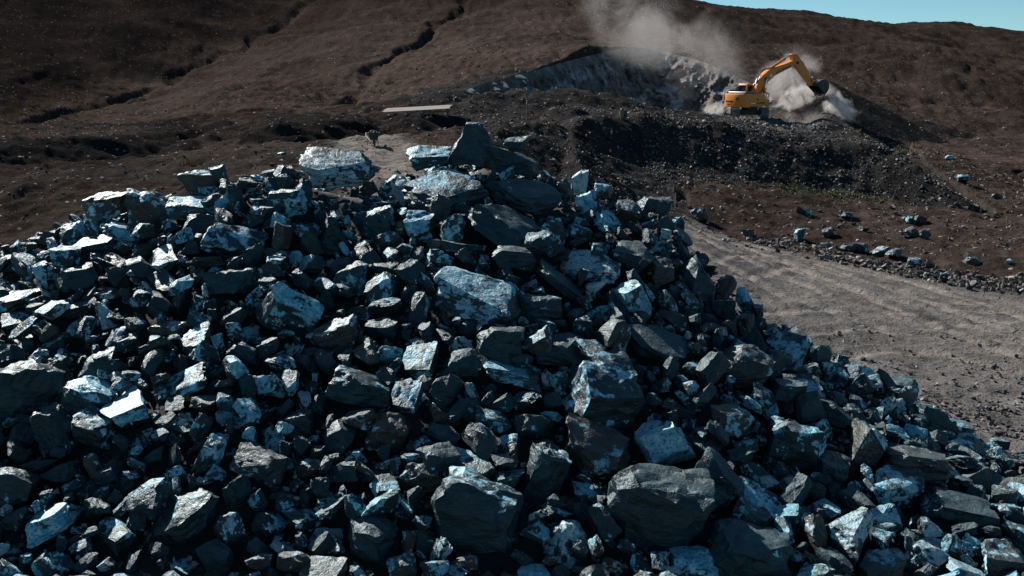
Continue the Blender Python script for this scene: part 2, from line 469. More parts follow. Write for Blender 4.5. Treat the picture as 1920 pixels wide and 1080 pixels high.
# heaps: (px, py, Y, slope, round-off, colour: 1 grey 0 brown)
HEAPS = [
    (1715, 224, 101, 0.42, 1.5), (1985, 295, 68, 0.62, 0.8),
    (985, 166, 78, 0.42, 2.0), (1060, 166, 79, 0.45, 2.0), (1130, 174, 80, 0.48, 1.5), (1200, 192, 81, 0.5, 1.2), (920, 173, 77, 0.42, 1.5),
    (1000, 196, 70, 0.5, 1.2), (1090, 205, 69, 0.5, 1.2),
    (835, 170, 82, 0.45, 1.2), (760, 178, 84, 0.42, 1.0), (700, 192, 80, 0.4, 0.9),
    (600, 226, 66, 0.5, 1.0), (540, 232, 66, 0.5, 1.0), (640, 222, 68, 0.45, 0.8), (430, 226, 76, 0.4, 0.8), (480, 222, 78, 0.4, 0.8),
    (395, 252, 62, 0.5, 0.8), (360, 262, 60, 0.5, 0.8), (180, 257, 64, 0.42, 1.4), (100, 268, 63, 0.42, 1.2), (40, 272, 63, 0.42, 1.2), (250, 260, 64, 0.42, 1.2), (-60, 270, 63, 0.42, 1.2),
    (785, 212, 64, 0.5, 1.0), (760, 222, 60, 0.5, 0.8), (1000, 225, 57, 0.5, 1.0), (945, 236, 52, 0.5, 1.0), (1100, 224, 60, 0.5, 0.8),
    (560, 252, 58, 0.4, 0.6), (455, 300, 46, 0.4, 0.6), (1292, 396, 50.5, 0.6, 0.25), (150, 333, 43, 0.45, 0.8), (60, 336, 43, 0.4, 0.8),
]
HEAPS_W = [(at(a, b, Y), s, r) for a, b, Y, s, r in HEAPS]
def terrain(x, y, full=False):
    x = np.asarray(x, float); y = np.asarray(y, float)
    shp = x.shape
    x = x.ravel(); y = y.ravel()
    r = np.hypot(x, y); ang = np.degrees(np.arctan2(x, y))
    wx = fbm(x * 0.11, y * 0.11, 4.0, 3) * 1.6
    wy = fbm(x * 0.11, y * 0.11, 9.0, 3) * 1.6
    z = tps(x, y)
    z = np.clip(z, -0.3, 70)
    fade = (1 - sstep(40, 75, np.abs(ang))) * (1 - sstep(300, 600, r))
    z = z * fade
    low = sstep(0.7, 2.2, z)
    spoil = np.zeros_like(z)
    hill = sstep(84, 100, y + 0.12 * np.abs(x + 5)) * low
    # hillside relief: long rills running down, hummocks
    rill = np.abs(fbm(x * 0.16 + wx * 0.3, y * 0.03 + wy * 0.05, 1.0, 4))
    z += hill * (-(0.35 - np.minimum(rill, 0.35)) * 0.7 + fbm(x * 0.04, y * 0.04, 2.0, 3) * 1.1 + 0.2)
    ur = sstep(20, 40, x) * hill
    z -= ur * 0.6 * (0.4 - np.minimum(np.abs(fbm(x * 0.09 - y * 0.05, y * 0.035 + x * 0.03, 7.0, 4)), 0.4))
    # gullies
    for G, wdt, dep in ((GULLY1, 0.85, 0.75), (GULLY2, 1.2, 1.0)):
        d = poly_dist(x + wx * 0.75, y + wy * 0.75, G)
        dd = dep * (0.75 + 0.5 * fbm(x * 0.2, y * 0.2, 12.0, 2))
        z -= np.clip(dd, 0, 9) * np.clip(1 - (d / np.maximum(wdt + 0.45 * wx + 0.25 * wy, 0.15)) ** 2, 0, 1) ** 0.7
    # working bench with tipped flanks
    ins = inside(x, y, FOOT)
    d = poly_dist(x + wx * 0.35, y + wy * 0.35, FOOT, True) * np.where(ins, 1, -1)
    ztop = np.clip(4.95 - 0.14 * (x - 8), 3.35, 4.95) - 0.45 * sstep(64, 70, y) * (1 - sstep(79, 84, y)) * sstep(10, 16, x)
    ztop = ztop + fbm(x * 0.3, y * 0.3, 6.0, 4) * 0.3
    flank = 0.72 * d
    k = 0.35
    hmx = np.clip(0.5 + 0.5 * (ztop - flank) / k, 0, 1)
    bench = ztop * (1 - hmx) + flank * hmx - k * hmx * (1 - hmx)
    bench = bench + 0.10 * fbm(x * 0.8, y * 0.8, 3.0, 3) * (d > -0.5)
    bm_ = (x > -9) & (y < 100) & (d > -0.4)
    use = bm_ & (bench > z)
    z = np.where(use, bench, z)
    spoil = np.where(bm_ & (d > -0.3), 1.0, spoil)
    # pit floor in front of the quarry face
    pit = np.vstack([np.array(RIM)[:, :2] + [0, 0.5], [[24, 84], [10, 81], [-6, 78]]])
    pin = inside(x, y, pit)
    z = np.where(pin, np.minimum(z, 3.6 + 0.2 * fbm(x * 0.5, y * 0.5, 1.0, 3)), z)
    spoil = np.where(pin, 1.0, spoil)
    # low terraces of tipped rubble on the left
    terr = sstep(-2, -8, x) * sstep(46, 54, y) * (1 - sstep(84, 94, y))
    tn = fbm(x * 0.07 + 0.3 * wx * 0.2, y * 0.22 + 0.05 * x, 14.0, 4)
    z += terr * 0.5 * (1 - np.abs(tn) * 2.0).clip(-0.2, 1)
    # low tipped banks on the left
    bank_shade = np.zeros(len(x))
    for BK, zt, nz in ((BANK1, 3.6, 1.0), (BANK2, 4.65, 2.0)):
        db = poly_dist(x + wx * 0.5, y + wy * 0.5, BK, True) * np.where(inside(x + wx * 0.5, y + wy * 0.5, BK), 1, -1)
        zz = zt + 0.18 * fbm(x * 0.22, y * 0.22, nz, 3)
        base_b = z
        hb = np.minimum(zz, base_b + 0.4 * np.clip(db, 0, 99))
        mb = (hb > z) & (db > 0)
        z = np.where(mb, hb, z)
        spoil = np.where((db > 0) & (db < 4.5), 1.0, spoil)
        bank_shade = np.maximum(bank_shade, sstep(-0.3, 0.4, db) * (1 - sstep(3.0, 5.5, db)))
    # excavator platform
    de = np.hypot(x - EXC[0], (y - EXC[1]) * 0.9) + wx * 0.25
    plat = EXC[2] - 0.55 * np.clip(de - 2.6, 0, 99)
    spoil = np.where((plat > z), 0.55, spoil)
    z = np.maximum(z, plat)
    near_e = np.hypot(x - EXC[0], y - EXC[1])
    # heaps
    heapm = np.zeros(len(x), bool)
    for (p, s, rr) in HEAPS_W:
        dh = np.hypot(x - p[0] + 0.5 * wx, y - p[1] + 0.5 * wy)
        hz = p[2] - s * (np.sqrt(dh ** 2 + rr ** 2) - rr)
        m = (hz > z) & (dh < 18)
        z = np.where(m, hz, z)
        spoil = np.where(m, np.maximum(spoil, 0.85), spoil); heapm |= m
    RD = np.array([(25.4, 82, 3.7), (27.2, 89, 4.3), (29.6, 96, 7.0), (29, 104, 7.2)])
    hz = np.full(len(x), -99.0)
    for a_, b_ in zip(RD[:-1], RD[1:]):
        dv = b_[:2] - a_[:2]
        t_ = np.clip(((x - a_[0]) * dv[0] + (y - a_[1]) * dv[1]) / (dv ** 2).sum(), 0, 1)
        dd_ = np.hypot(x - a_[0] - t_ * dv[0] + 0.12 * wx, y - a_[1] - t_ * dv[1] + 0.12 * wy)
        hz = np.maximum(hz, a_[2] + t_ * (b_[2] - a_[2]) - 0.53 * (np.sqrt(dd_ ** 2 + 0.25) - 0.5))
    m = hz > z
    z = np.where(m, hz, z); spoil = np.where(m, 1.0, spoil); heapm |= m
    smooth_r = sstep(1.0, -1.0, np.abs(z - hz) * 4)
    z = np.where(near_e < 2.5, EXC[2], z)
    # dark hollow under the board roof, and the slot behind it
    hol = at(850, 232, 64)
    dh = np.hypot((x - hol[0]) / 1.9, (y - hol[1]) / 3.0)
    z -= 2.6 * np.clip(1 - dh ** 2, 0, 1) ** 0.5
    # cut bank at the far left, with washed rills
    CB = [at(-500, 345, 42)[:2], at(60, 345, 42)[:2], at(150, 343, 42)[:2], at(130, 395, 38.5)[:2], at(80, 450, 34)[:2], (-12, 29), (-60, 29)]
    dc = poly_dist(x + 0.3 * wx, y + 0.3 * wy, CB, True) * np.where(inside(x + 0.3 * wx, y + 0.3 * wy, CB), 1, -1)
    z -= 0.2 * sstep(-0.1, 3.0, dc + 0.5 * np.abs(fbm(x * 0.9 + y * 0.2, y * 0.25, 5.0, 3)))
    # general roughness, spoil banks rougher
    rough = sstep(26, 40, y) * (1 - sstep(1.0, 2.5, -d * 0 + 0) * 0)
    mnoise = fbm(x * 0.9, y * 0.9, 5.0, 4)
    act = np.clip(low + spoil, 0, 1)
    z += mnoise * (0.05 + 0.12 * act) * (near_e > 2.5) * np.where(m, 0.35, 1.0)
    # earth band and windrow on the right
    dr = poly_dist(x, y, ROADEDGE)
    above = y > np.interp(x, [p[0] for p in ROADEDGE], [p[1] for p in ROADEDGE])
    flat = (x > 3) & (act < 0.5)
    z += np.where(flat & above, 0.35 * sstep(0, 3.0, dr) + 0.18 * fbm(x * 0.7, y * 0.7, 8.0, 4) * sstep(0, 2, dr), 0)
    wr = np.where(x > 9, np.exp(-((dr - 0.7) / 0.8) ** 2), 0) * (above) * sstep(10, 13, x)
    z += 0.28 * wr * (0.7 + 0.6 * fbm(x, y, 2.0, 3))
    # tyre ruts on the road
    roadm = np.where((x > -20) & (~above | (y < 24)) & (act < 0.5), 1.0, 0.0) * sstep(-0.3, 0.5, np.where(above, -dr, dr))
    roadm = np.where(y < 24, np.maximum(roadm, 1.0 * (y < 24)), roadm)
    z += roadm * (0.015 * fbm(x * 0.3 + 0.1 * y, y * 0.8 + x * 0.12, 1.0, 3) + 0.015 * fbm(x * 2.2, y * 2.2, 1.0, 3))
    trk = np.zeros_like(z)
    for T in TRACKS:
        dt = poly_dist(x + 0.12 * wx, y + 0.12 * wy, T)
        for c_ in (0.0, 1.75):
            e_ = np.abs(dt - c_)
            trk = np.maximum(trk, (1 - sstep(0.12, 0.34, e_)) * (0.65 + 0.5 * fbm(x * 0.8, y * 0.8, 3.0, 2)))
            z -= roadm * (0.06 * np.exp(-(e_ / 0.2) ** 2) - 0.03 * np.exp(-((e_ - 0.38) / 0.14) ** 2))
    trk = np.clip(trk, 0, 1)
    if not full:
        return z.reshape(shp)
    # track to the barrow
    PATH = PATH_PTS
    dp = poly_dist(x + wx * 0.3, y, PATH)
    pathm = 0.95 * (1 - sstep(1.0, 2.4, dp + 0.3 * wy))
    rd = np.maximum(roadm, pathm)
    # pale fresh ground by the excavator
    rd = np.maximum(rd, 0.62 * (1 - sstep(5, 9.5, near_e + 1.2 * wx)) * (y > 72))
    spoil = np.clip(spoil + 0.22 * fbm(x * 0.25, y * 0.25, 2.0, 3), 0, 1)
    leftsp = sstep(-4, -10, x) * (1 - sstep(70, 84, y)) * (1 - sstep(0, 1, np.zeros_like(x)))
    spoil = np.maximum(spoil, leftsp * (0.55 + 0.5 * fbm(x * 0.12, y * 0.12, 3.0, 3)).clip(0, 1))
    red = np.clip(np.where(flat & above & (y < 75), 0.8, 0.25) + 0.5 * fbm(x * 0.08, y * 0.08, 11.0, 3), 0, 1)
    red = np.where((y < 46) & (x < -8), 1.0, red)
    spoil = np.where((y < 43) & (x < -8), 0.25, spoil)
    gx_ = np.interp(y, np.array(GULLY1)[:, 1], np.array(GULLY1)[:, 0])
    g2x = np.interp(y, np.array(GULLY2)[:, 1], np.array(GULLY2)[:, 0])
    dark = 1.15 * hill * sstep(-4, 9, gx_ - x + 2.5 * wx)  # left hillside's shade painted in along with its dark stony soil
    dark = np.maximum(dark, 0.28 * hill * sstep(-2, 7, g2x - x + 3 * wx))
    dark = np.maximum(dark, 0.75 * hill * sstep(125, 175, y + 8 * wx))
    dark = np.maximum(dark, (0.6 + 0.45 * fbm(x * 0.05, y * 0.05, 4.0, 3)).clip(0, 1) * hill * sstep(24, 42, x))
    dark = np.maximum(dark, 0.5 * sstep(-12, -24, x) * (y < 84))
    dark = np.maximum(np.maximum(dark, 0.85 * bank_shade), 0.75 * terr * sstep(-0.15, 0.35, fbm(x * 0.1, y * 0.3, 15.0, 3)))  # shade of bank faces and terrace steps painted as dark ground
    dark = np.clip(dark * (0.85 + 0.4 * fbm(x * 0.1, y * 0.1, 6.0, 3)), 0, 1) * (1 - rd)
    red = np.where(roadm > 0.5, trk, np.maximum(red, pathm * (0.8 + 0.4 * fbm(x * 0.5, y * 0.5, 2.0, 2)).clip(0, 1)))
    reg = np.zeros(len(x), int)                         # 0 ground 1 road 2 spoil 3 hillside
    reg[(act > 0.5)] = 2
    reg[(y + 0.12 * np.abs(x + 5) > 92) & ~bm_ & ~pin & ~heapm] = 3
    reg[(roadm > 0.5)] = 1
    return z.reshape(shp), spoil, rd, red, reg, dark

def hit(px, py, y0=24.0, y1=260.0):
    Ys = np.arange(y0, y1, 0.2)
    d = ray(px, py)
    t = Ys / d[1]
    X = d[0] * t; Z = CAM_Z + d[2] * t
    H = terrain(X, Ys)
    i = np.argmax(Z <= H)
    return np.array([X[i], Ys[i], H[i]])
PATH_PTS = [hit(690, 258)[:2], hit(705, 272)[:2], hit(715, 290)[:2], hit(745, 318)[:2], (-2.5, 28.0)]

def build_terrain():
    a = np.radians(np.concatenate([np.linspace(-180, -42, 24, endpoint=False), np.linspace(-42, -31, 24, endpoint=False), np.linspace(-31, 31, 540), np.linspace(31, 42, 24)[1:], np.linspace(42, 180, 24)[1:]]))
    r = np.concatenate([np.linspace(1.5, 14, 10, endpoint=False), np.geomspace(14, 26, 50, endpoint=False), np.geomspace(26, 130, 380, endpoint=False), np.geomspace(130, 290, 110, endpoint=False), np.geomspace(290, 5000, 26)])
    A, Rr = np.meshgrid(a, r)
    X = np.sin(A) * Rr; Y = np.cos(A) * Rr
    Z, spoil, rd, red, reg, dark = terrain(X, Y, True)
    V = np.stack([X.ravel(), Y.ravel(), Z.ravel()], 1)
    nr, na = X.shape
    idx = np.arange(nr * na).reshape(nr, na)
    F = np.stack([idx[:-1, :-1], idx[:-1, 1:], idx[1:, 1:], idx[1:, :-1]], -1).reshape(-1, 4)[:, ::-1]
    fr = reg[F[:, 0]]
    cov = np.stack([spoil, rd, red, dark], 1).astype(np.float32)
    for k, name in enumerate(['ground', 'dirt_road', 'spoil_bank', 'hillside']):
        Fk = F[fr == k]
        if not len(Fk): continue
        used, inv = np.unique(Fk, return_inverse=True)
        me = np_mesh(name, V[used], inv.reshape(-1, 4), smooth=180)
        at_ = me.attributes.new('cov', 'FLOAT_COLOR', 'POINT')
        at_.data.foreach_set('color', cov[used].ravel())
        sa_ = me.attributes.new('stony_shade', 'FLOAT', 'POINT'); sa_.data.foreach_set('value', dark[used].astype(np.float32))
        tag(link_mesh(name, me, SOIL), kind='structure')
build_terrain()

# quarry face: broken rock wall between rim and pit floor
def build_quarry():
    rim = np.array(RIM)
    s = np.linspace(0, 1, len(rim)); ss = np.linspace(0, 1, 260)
    top = np.stack([np.interp(ss, s, rim[:, k]) for k in range(3)], 1)
    ctr = np.array([9.0, 78.0])
    nv = 70
    V = []
    for j in range(nv):
        f = j / (nv - 1)
        P = top.copy()
        inward = ctr - P[:, :2]; inward /= np.linalg.norm(inward, axis=1)[:, None]
        P[:, 2] = top[:, 2] + 0.25 + (3.0 - top[:, 2] - 0.25) * f
        run = (top[:, 2] - 3.0) * 0.75 * f
        P[:, :2] += inward * run[:, None]
        q = fbm(P[:, 0] * 0.35, P[:, 1] * 0.35, P[:, 2] * 0.35, 5) * 1.1 + np.abs(fbm(P[:, 0] * 0.9, P[:, 1] * 0.9, P[:, 2] * 0.6, 4)) * 0.9
        q *= min(1, f * 6) * (1 - 0.2 * f)
        P[:, :2] += inward * q[:, None]
        V.append(P)
    V = np.array(V).reshape(-1, 3)
    idx = np.arange(len(V)).reshape(nv, -1)
    F = np.stack([idx[:-1, :-1], idx[1:, :-1], idx[1:, 1:], idx[:-1, 1:]], -1).reshape(-1, 4)
    tag(link_mesh('quarry_face', np_mesh('quarry_face', V, F, smooth=40), QUARRY), kind='structure')
build_quarry()

# ================================================================== ROCK SHAPES
def rock_shape(seed, dims, style, L=0.42, amp=1.0, sit=False):
    rg = np.random.default_rng(seed)
    bm = bmesh.new()
    bmesh.ops.create_cube(bm, size=2.0)
    for v in bm.verts:
        v.co += Vector(rg.uniform(-0.42, 0.42, 3) * np.array([1, 1, 0.7]))
    cuts = []
    if style == 'wedge':
        s = rg.choice([-1, 1])
        cuts.append((Vector((s * 0.75, rg.uniform(-0.4, 0.1), 0.8)), 0.42))
    if style == 'peak':
        cuts.append((Vector((0.9, -0.15, 0.5)), 0.62)); cuts.append((Vector((-0.8, -0.2, 0.55)), 0.58)); cuts.append((Vector((0.1, -0.8, 0.5)), 0.75))
    n = {'block': 8, 'slab': 7, 'boulder': 14, 'wedge': 7, 'peak': 6}[style]
    for _ in range(n):
        v = rg.normal(size=3)
        if style == 'slab': v[2] *= 0.45
        if sit and v[2] < 0: v[2] *= 0.25
        v = Vector(v).normalized()
        reach = max(abs(v.x) + abs(v.y) + abs(v.z), 1e-3)
        lo, hi = (0.52, 0.80) if style == 'boulder' else (0.52, 0.84)
        cuts.append((v, reach * rg.uniform(lo, hi)))
    for nrm, d in cuts:
        nrm = nrm.normalized()
        g = bm.verts[:] + bm.edges[:] + bm.faces[:]
        res = bmesh.ops.bisect_plane(bm, geom=g, plane_co=nrm * d, plane_no=nrm, clear_outer=True)
        ed = [e for e in bm.edges if e.is_boundary]
        if ed:
            bmesh.ops.holes_fill(bm, edges=ed, sides=0)
    bmesh.ops.remove_doubles(bm, verts=bm.verts, dist=0.02)
    bmesh.ops.triangulate(bm, faces=bm.faces)
    for it in range(4):
        long = [e for e in bm.edges if e.calc_length() > L]
        if not long: break
        bmesh.ops.subdivide_edges(bm, edges=long, cuts=1)
        bmesh.ops.triangulate(bm, faces=[f for f in bm.faces if len(f.verts) > 3])
    bmesh.ops.smooth_vert(bm, verts=bm.verts, factor=0.10, use_axis_x=True, use_axis_y=True, use_axis_z=True)
    bmesh.ops.recalc_face_normals(bm, faces=bm.faces)
    bm.normal_update()
    V = np.array([v.co for v in bm.verts]); Nn = np.array([v.normal for v in bm.verts])
    F = np.array([[v.index for v in f.verts] for f in bm.faces], int)
    bm.free()
    o = rg.uniform(-50, 50, 3)
    D = 0.14 * fbm(V[:, 0] * 1.1 + o[0], V[:, 1] * 1.1 + o[1], V[:, 2] * 1.1 + o[2], 2)
    D += 0.085 * fbm(V[:, 0] * 3 + o[1], V[:, 1] * 3 + o[2], V[:, 2] * 3 + o[0], 2)
    q = V @ np.array(rg.normal(size=3)) * 2.2 + 0.5 * fbm(V[:, 0] * 2 + o[0], V[:, 1] * 2, V[:, 2] * 2, 2)
    D += 0.035 * (np.abs((q % 1.0) - 0.5) * 2 - 0.5)
    V = V + Nn * (D * amp)[:, None]
    ext = (V.max(0) - V.min(0)) / 2
    V = (V - (V.max(0) + V.min(0)) / 2) / ext * (np.array(dims) / 2)
    return V, F

# ------------------------------------------------------------------ heap surface
SIL = [(-400, 540, 20), (-150, 505, 20), (0, 474, 20), (130, 425, 20), (200, 388, 20), (320, 374, 20), (420, 341, 20), (560, 325, 20), (640, 338, 20.4), (740, 332, 20.4), (830, 311, 20.5), (880, 296, 20.5), (960, 305, 20.4),
       (1030, 335, 20.2), (1090, 365, 20), (1200, 402, 19.8), (1250, 425, 19.6), (1300, 480, 19.4), (1340, 525, 19.2), (1400, 590, 18.9), (1480, 628, 18.6), (1560, 664, 18.3), (1640, 712, 18.0), (1720, 757, 17.7), (1800, 808, 17.4), (1880, 856, 17.1), (1960, 905, 16.8)]
_S = np.array([at(*p) for p in SIL])
_sx = np.concatenate([[-22], _S[:, 0], [11.5, 14]]); _sy = np.concatenate([[20], _S[:, 1], [16, 16]]); _sz = np.concatenate([[2.2], _S[:, 2], [0.02, -0.2]])
def heap(x, y):
    yc = np.interp(x, _sx, _sy); zc = np.interp(x, _sx, _sz)
    yt = np.interp(x, [-30, 7.5, 9.5, 11], [10.8, 10.8, 13.0, 14.8])
    t = (y - yt) / (yc - yt)
    front = zc * (t * 1.04 - 0.04 * t * t)
    back = zc - 0.62 * (y - yc)
    z = np.where(y < yc, front, back)
    return z + 0.16 * fbm(x * 0.6, y * 0.6, 3.0, 3) - 0.05

# ------------------------------------------------------------------ named boulders, traced from the photograph: x, y, width, height in its pixels, roll, style, kind, name
HERO = [
 (640,312,142,74,-3,'boulder','patched','big flat-topped boulder at the heap crest beside the dirt path'),
 (803,292,92,56,16,'wedge','patched','blue-streaked boulder just left of the pointed summit boulder'),
 (880,270,80,80,4,'peak','slate','upright pointed boulder at the very top of the heap'),
 (955,302,108,58,-8,'block','slate','dark square block just right of the pointed summit boulder'),
 (968,270,46,24,0,'slab','slate','small slab behind the dark block at the summit'),
 (832,358,152,82,14,'boulder','patched','large bright-topped boulder under the summit'),
 (985,368,132,66,-6,'boulder','slate','jagged dark boulder below the summit block'),
 (1087,340,32,44,0,'slab','pale','small white upright slab on the right shoulder of the crest'),
 (1100,385,44,52,20,'block','pale','blue-white chunk below the small white upright slab'),
 (1130,358,32,30,0,'boulder','pale','rounded pale stone on the right crest'),
 (1225,392,66,50,-2,'block','slate','dark boxy block at the right end of the crest'),
 (1272,420,24,28,5,'block','pale','pale chip standing at the right edge of the heap above the road'),
 (945,425,186,96,-28,'slab','slate','longest dark slab sloping down below the summit'),
 (1140,415,92,60,-34,'slab','patched','blue-topped slab leaning right on the right shoulder'),
 (205,382,120,82,28,'wedge','brown','large wedge with a bright edge at the left end of the crest'),
 (283,392,78,70,0,'block','brown','square block beside the large wedge on the left crest'),
 (362,390,88,42,0,'slab','pale','flat pale blue slab on the left crest'),
 (375,346,74,50,-4,'block','brown','grey block with a bright top on the left crest skyline'),
 (410,330,38,42,0,'block','pale','small pale patched stone on the left crest skyline'),
 (440,452,122,76,-14,'boulder','patched','broad bright-topped boulder left of the dark upright block'),
 (623,438,64,74,10,'peak','slate','dark upright block in the upper middle of the heap'),
 (705,420,92,76,18,'boulder','patched','lumpy mottled boulder left of the longest dark slab'),
 (790,425,58,52,0,'block','pale','white-patched block beside the lumpy mottled boulder'),
 (825,390,50,58,-18,'block','patched','blue-sided block under the large bright-topped boulder'),
 (545,582,152,124,-32,'boulder','pale','largest white-patched boulder in the left middle of the heap'),
 (627,632,108,70,14,'boulder','brown','smooth brown boulder below the largest white-patched boulder'),
 (898,556,176,98,-8,'slab','pale','broad pale blue slab in the centre of the heap'),
 (942,648,94,84,-8,'block','slate','grey flat-faced block below the broad pale blue slab'),
 (1015,578,92,58,-8,'boulder','patched','lumpy bright stone right of the broad pale blue slab'),
 (1050,528,150,64,-36,'slab','slate','dark slab leaning down right of centre'),
 (1050,652,118,72,-18,'wedge','slate','dark wedge with a bright top in the centre right'),
 (962,698,118,40,-12,'slab','pale','narrow pale blue slab under the grey flat-faced block'),
 (1128,742,138,158,-4,'block','patched','tall block with a white cap right of centre'),
 (1115,848,164,108,-20,'block','brown','big tilted brown block below the tall white-capped block'),
 (1250,835,118,104,18,'block','pale','blue and white block right of the big tilted brown block'),
 (900,958,176,164,8,'block','patched','largest dark block with a mottled face at the bottom centre'),
 (1022,892,92,130,-16,'slab','patched','bluish slab leaning behind the largest dark block'),
 (1232,955,196,158,-6,'boulder','slate','largest rounded greenish-black boulder at the bottom right'),
 (672,728,132,84,-14,'boulder','patched','brown boulder with white patches left of centre'),
 (950,846,46,62,-6,'wedge','pale','small bright wedge above the largest dark block'),
 (880,876,100,50,2,'slab','patched','flat blue-grey stone left of the small bright wedge'),
 (1062,1012,92,84,-14,'boulder','patched','mottled stone at the foot of the leaning bluish slab'),
 (335,968,152,98,14,'wedge','slate','dark boulder with a bright flat top in the lower left'),
 (348,718,138,66,28,'slab','patched','long bright slab slanting up to the right in the left middle'),
 (170,748,102,72,-10,'boulder','pale','pale blue rounded boulder at the left side'),
 (175,808,84,72,-22,'boulder','patched','mottled blue stone below the pale blue rounded boulder'),
 (60,735,110,120,6,'boulder','slate','large dark boulder at the left edge of the picture'),
 (95,700,82,66,-10,'peak','brown','grey-brown pointed boulder at the left edge'),
 (105,805,72,96,22,'block','slate','dark block with a bright upper edge in the lower left'),
 (1485,842,108,118,-6,'boulder','patched','bluish six-sided boulder on the lower right slope'),
 (1622,848,72,116,-10,'block','brown','tall pale grey stone on the lower right slope'),
 (1685,735,70,56,10,'boulder','slate','dark round boulder on the right edge of the heap beside the gravel'),
 (1715,868,122,64,-8,'boulder','brown','broad light grey boulder on the lower right slope'),
 (1685,912,92,58,-6,'block','patched','stone with a bright blue patch under the broad light grey boulder'),
 (1388,688,122,82,12,'boulder','brown','pinkish white-mottled boulder on the right slope'),
 (1305,528,82,92,4,'peak','slate','jagged dark block on the right shoulder above the road'),
 (1238,505,84,70,30,'wedge','brown','pale wedge left of the jagged dark block on the right shoulder'),
 (1185,560,74,92,22,'boulder','pale','white-streaked boulder on the right slope'),
 (1225,642,150,62,-22,'slab','slate','long dark slab on the right slope'),
 (1112,498,112,50,-4,'slab','pale','white-patched flat stone right of the dark leaning slab'),
 (655,522,66,66,-6,'block','patched','grey-blue block above the smooth brown boulder'),
 (730,806,86,76,-14,'boulder','brown','brown boulder with a white patch in the lower middle'),
 (372,648,66,66,10,'boulder','brown','pinkish brown boulder in the left middle'),
 (318,616,72,28,2,'slab','brown','flat bright-topped stone balanced in the left middle'),
 (832,776,62,66,22,'wedge','brown','bright-faced wedge left of the big tilted brown block'),
 (1335,900,150,120,-30,'block','slate','broad dark block right of the largest rounded boulder'),
 (1420,935,130,60,-34,'slab','patched','slab with a blue edge on the lower right slope'),
 (1400,1040,150,110,-8,'boulder','slate','large blue-grey boulder at the bottom edge, right of centre'),
 (1290,1062,110,70,6,'boulder','pale','blue-mottled boulder cut by the bottom edge'),
 (1655,1066,88,54,6,'boulder','brown','bright-topped boulder cut by the bottom edge at the right'),
 (1880,1052,80,60,-6,'boulder','brown','light grey boulder in the bottom right corner'),
 (1790,960,116,80,-8,'boulder','slate','grey boulder on the lower right slope near the corner'),
 (25,915,96,80,-24,'boulder','patched','blue-mottled boulder at the left edge near the bottom'),
 (100,975,110,62,24,'slab','pale','bright blue slab in the bottom left'),
 (190,690,62,60,4,'block','slate','grey block above the pale blue rounded boulder'),
 (435,530,90,52,4,'slab','slate','dark smooth slab left of the grey-blue block'),
 (175,465,90,44,10,'boulder','patched','flat mottled stone below the large wedge on the left crest'),
 (225,445,70,52,-14,'boulder','pale','pale blue stone under the square block on the left crest'),
 (150,440,52,48,0,'boulder','pale','white-faced round stone near the left end of the crest'),
 (730,350,62,44,20,'wedge','patched','bright wedge between the flat-topped boulder and the bright-topped boulder'),
 (540,380,66,58,-6,'block','patched','blue-grey block left of the dark upright block'),
 (965,480,84,44,-4,'boulder','slate','dark stone below the longest dark slab'),
 (500,985,66,70,30,'block','patched','blue-patched upright stone in the lower middle left'),
 (395,860,60,84,-30,'slab','pale','bright blue leaning slab in the lower left middle'),
 (700,1010,110,80,-12,'boulder','slate','dark boulder at the bottom edge, left of centre'),
 (560,800,72,66,-8,'block','slate','black angular block in the lower middle'),
 (790,890,84,60,8,'boulder','brown','olive grey stone left of the flat blue-grey stone'),
 (1560,880,70,60,-12,'boulder','slate','dark stone between the six-sided boulder and the tall pale stone'),
]
TILT = {0: 26, 1: 22, 5: 24, 6: 20, 19: 26, 42: 24, 43: 30, 32: 20, 33: 22, 40: 22, 26: 26, 59: 24, 13: 20, 16: 18}
GRID = 0.05
GX0, GY0, NX, NY = -13.5, 10.0, 500, 270
gx = GX0 + (np.arange(NX) + 0.5) * GRID; gy = GY0 + (np.arange(NY) + 0.5) * GRID
GXX, GYY = np.meshgrid(gx, gy, indexing='ij')
HP = heap(GXX, GYY)
HM = HP - 0.13

class Placed:
    __slots__ = ('V', 'F', 'mat', 'loc', 'M', 'hero', 'size', 'shape', 'style')
def raster(P):
    """P points (world-relative) -> cell offsets with bottom and top heights"""
    ij = np.floor(P[:, :2] / GRID).astype(int)
    lo = ij.min(0); sh = ij.max(0) - lo + 1
    bot = np.full(sh, 1e9); top = np.full(sh, -1e9)
    k = (ij[:, 0] - lo[0], ij[:, 1] - lo[1])
    np.minimum.at(bot, k, P[:, 2]); np.maximum.at(top, k, P[:, 2])
    return lo, bot, top
def dense(V, F, n=500, rg=RNG):
    a, b, c = V[F[:, 0]], V[F[:, 1]], V[F[:, 2]]
    ar = np.linalg.norm(np.cross(b - a, c - a), axis=1)
    i = rg.choice(len(F), n, p=ar / ar.sum())
    u = rg.random((n, 1)); v = rg.random((n, 1))
    m = (u + v) > 1
    u = np.where(m, 1 - u, u); v = np.where(m, 1 - v, v)
    return a[i] + (b[i] - a[i]) * u + (c[i] - a[i]) * v
def stamp(P, loc):
    lo, bot, top = raster(P + np.array([loc[0] - GX0, loc[1] - GY0, 0]))
    i0, j0 = lo; i1, j1 = i0 + top.shape[0], j0 + top.shape[1]
    a0, b0 = max(i0, 0), max(j0, 0); a1, b1 = min(i1, NX), min(j1, NY)
    if a1 <= a0 or b1 <= b0: return
    T = top[a0 - i0:a1 - i0, b0 - j0:b1 - j0]
    HM[a0:a1, b0:b1] = np.where(T > -1e8, np.maximum(HM[a0:a1, b0:b1], T + loc[2]), HM[a0:a1, b0:b1])

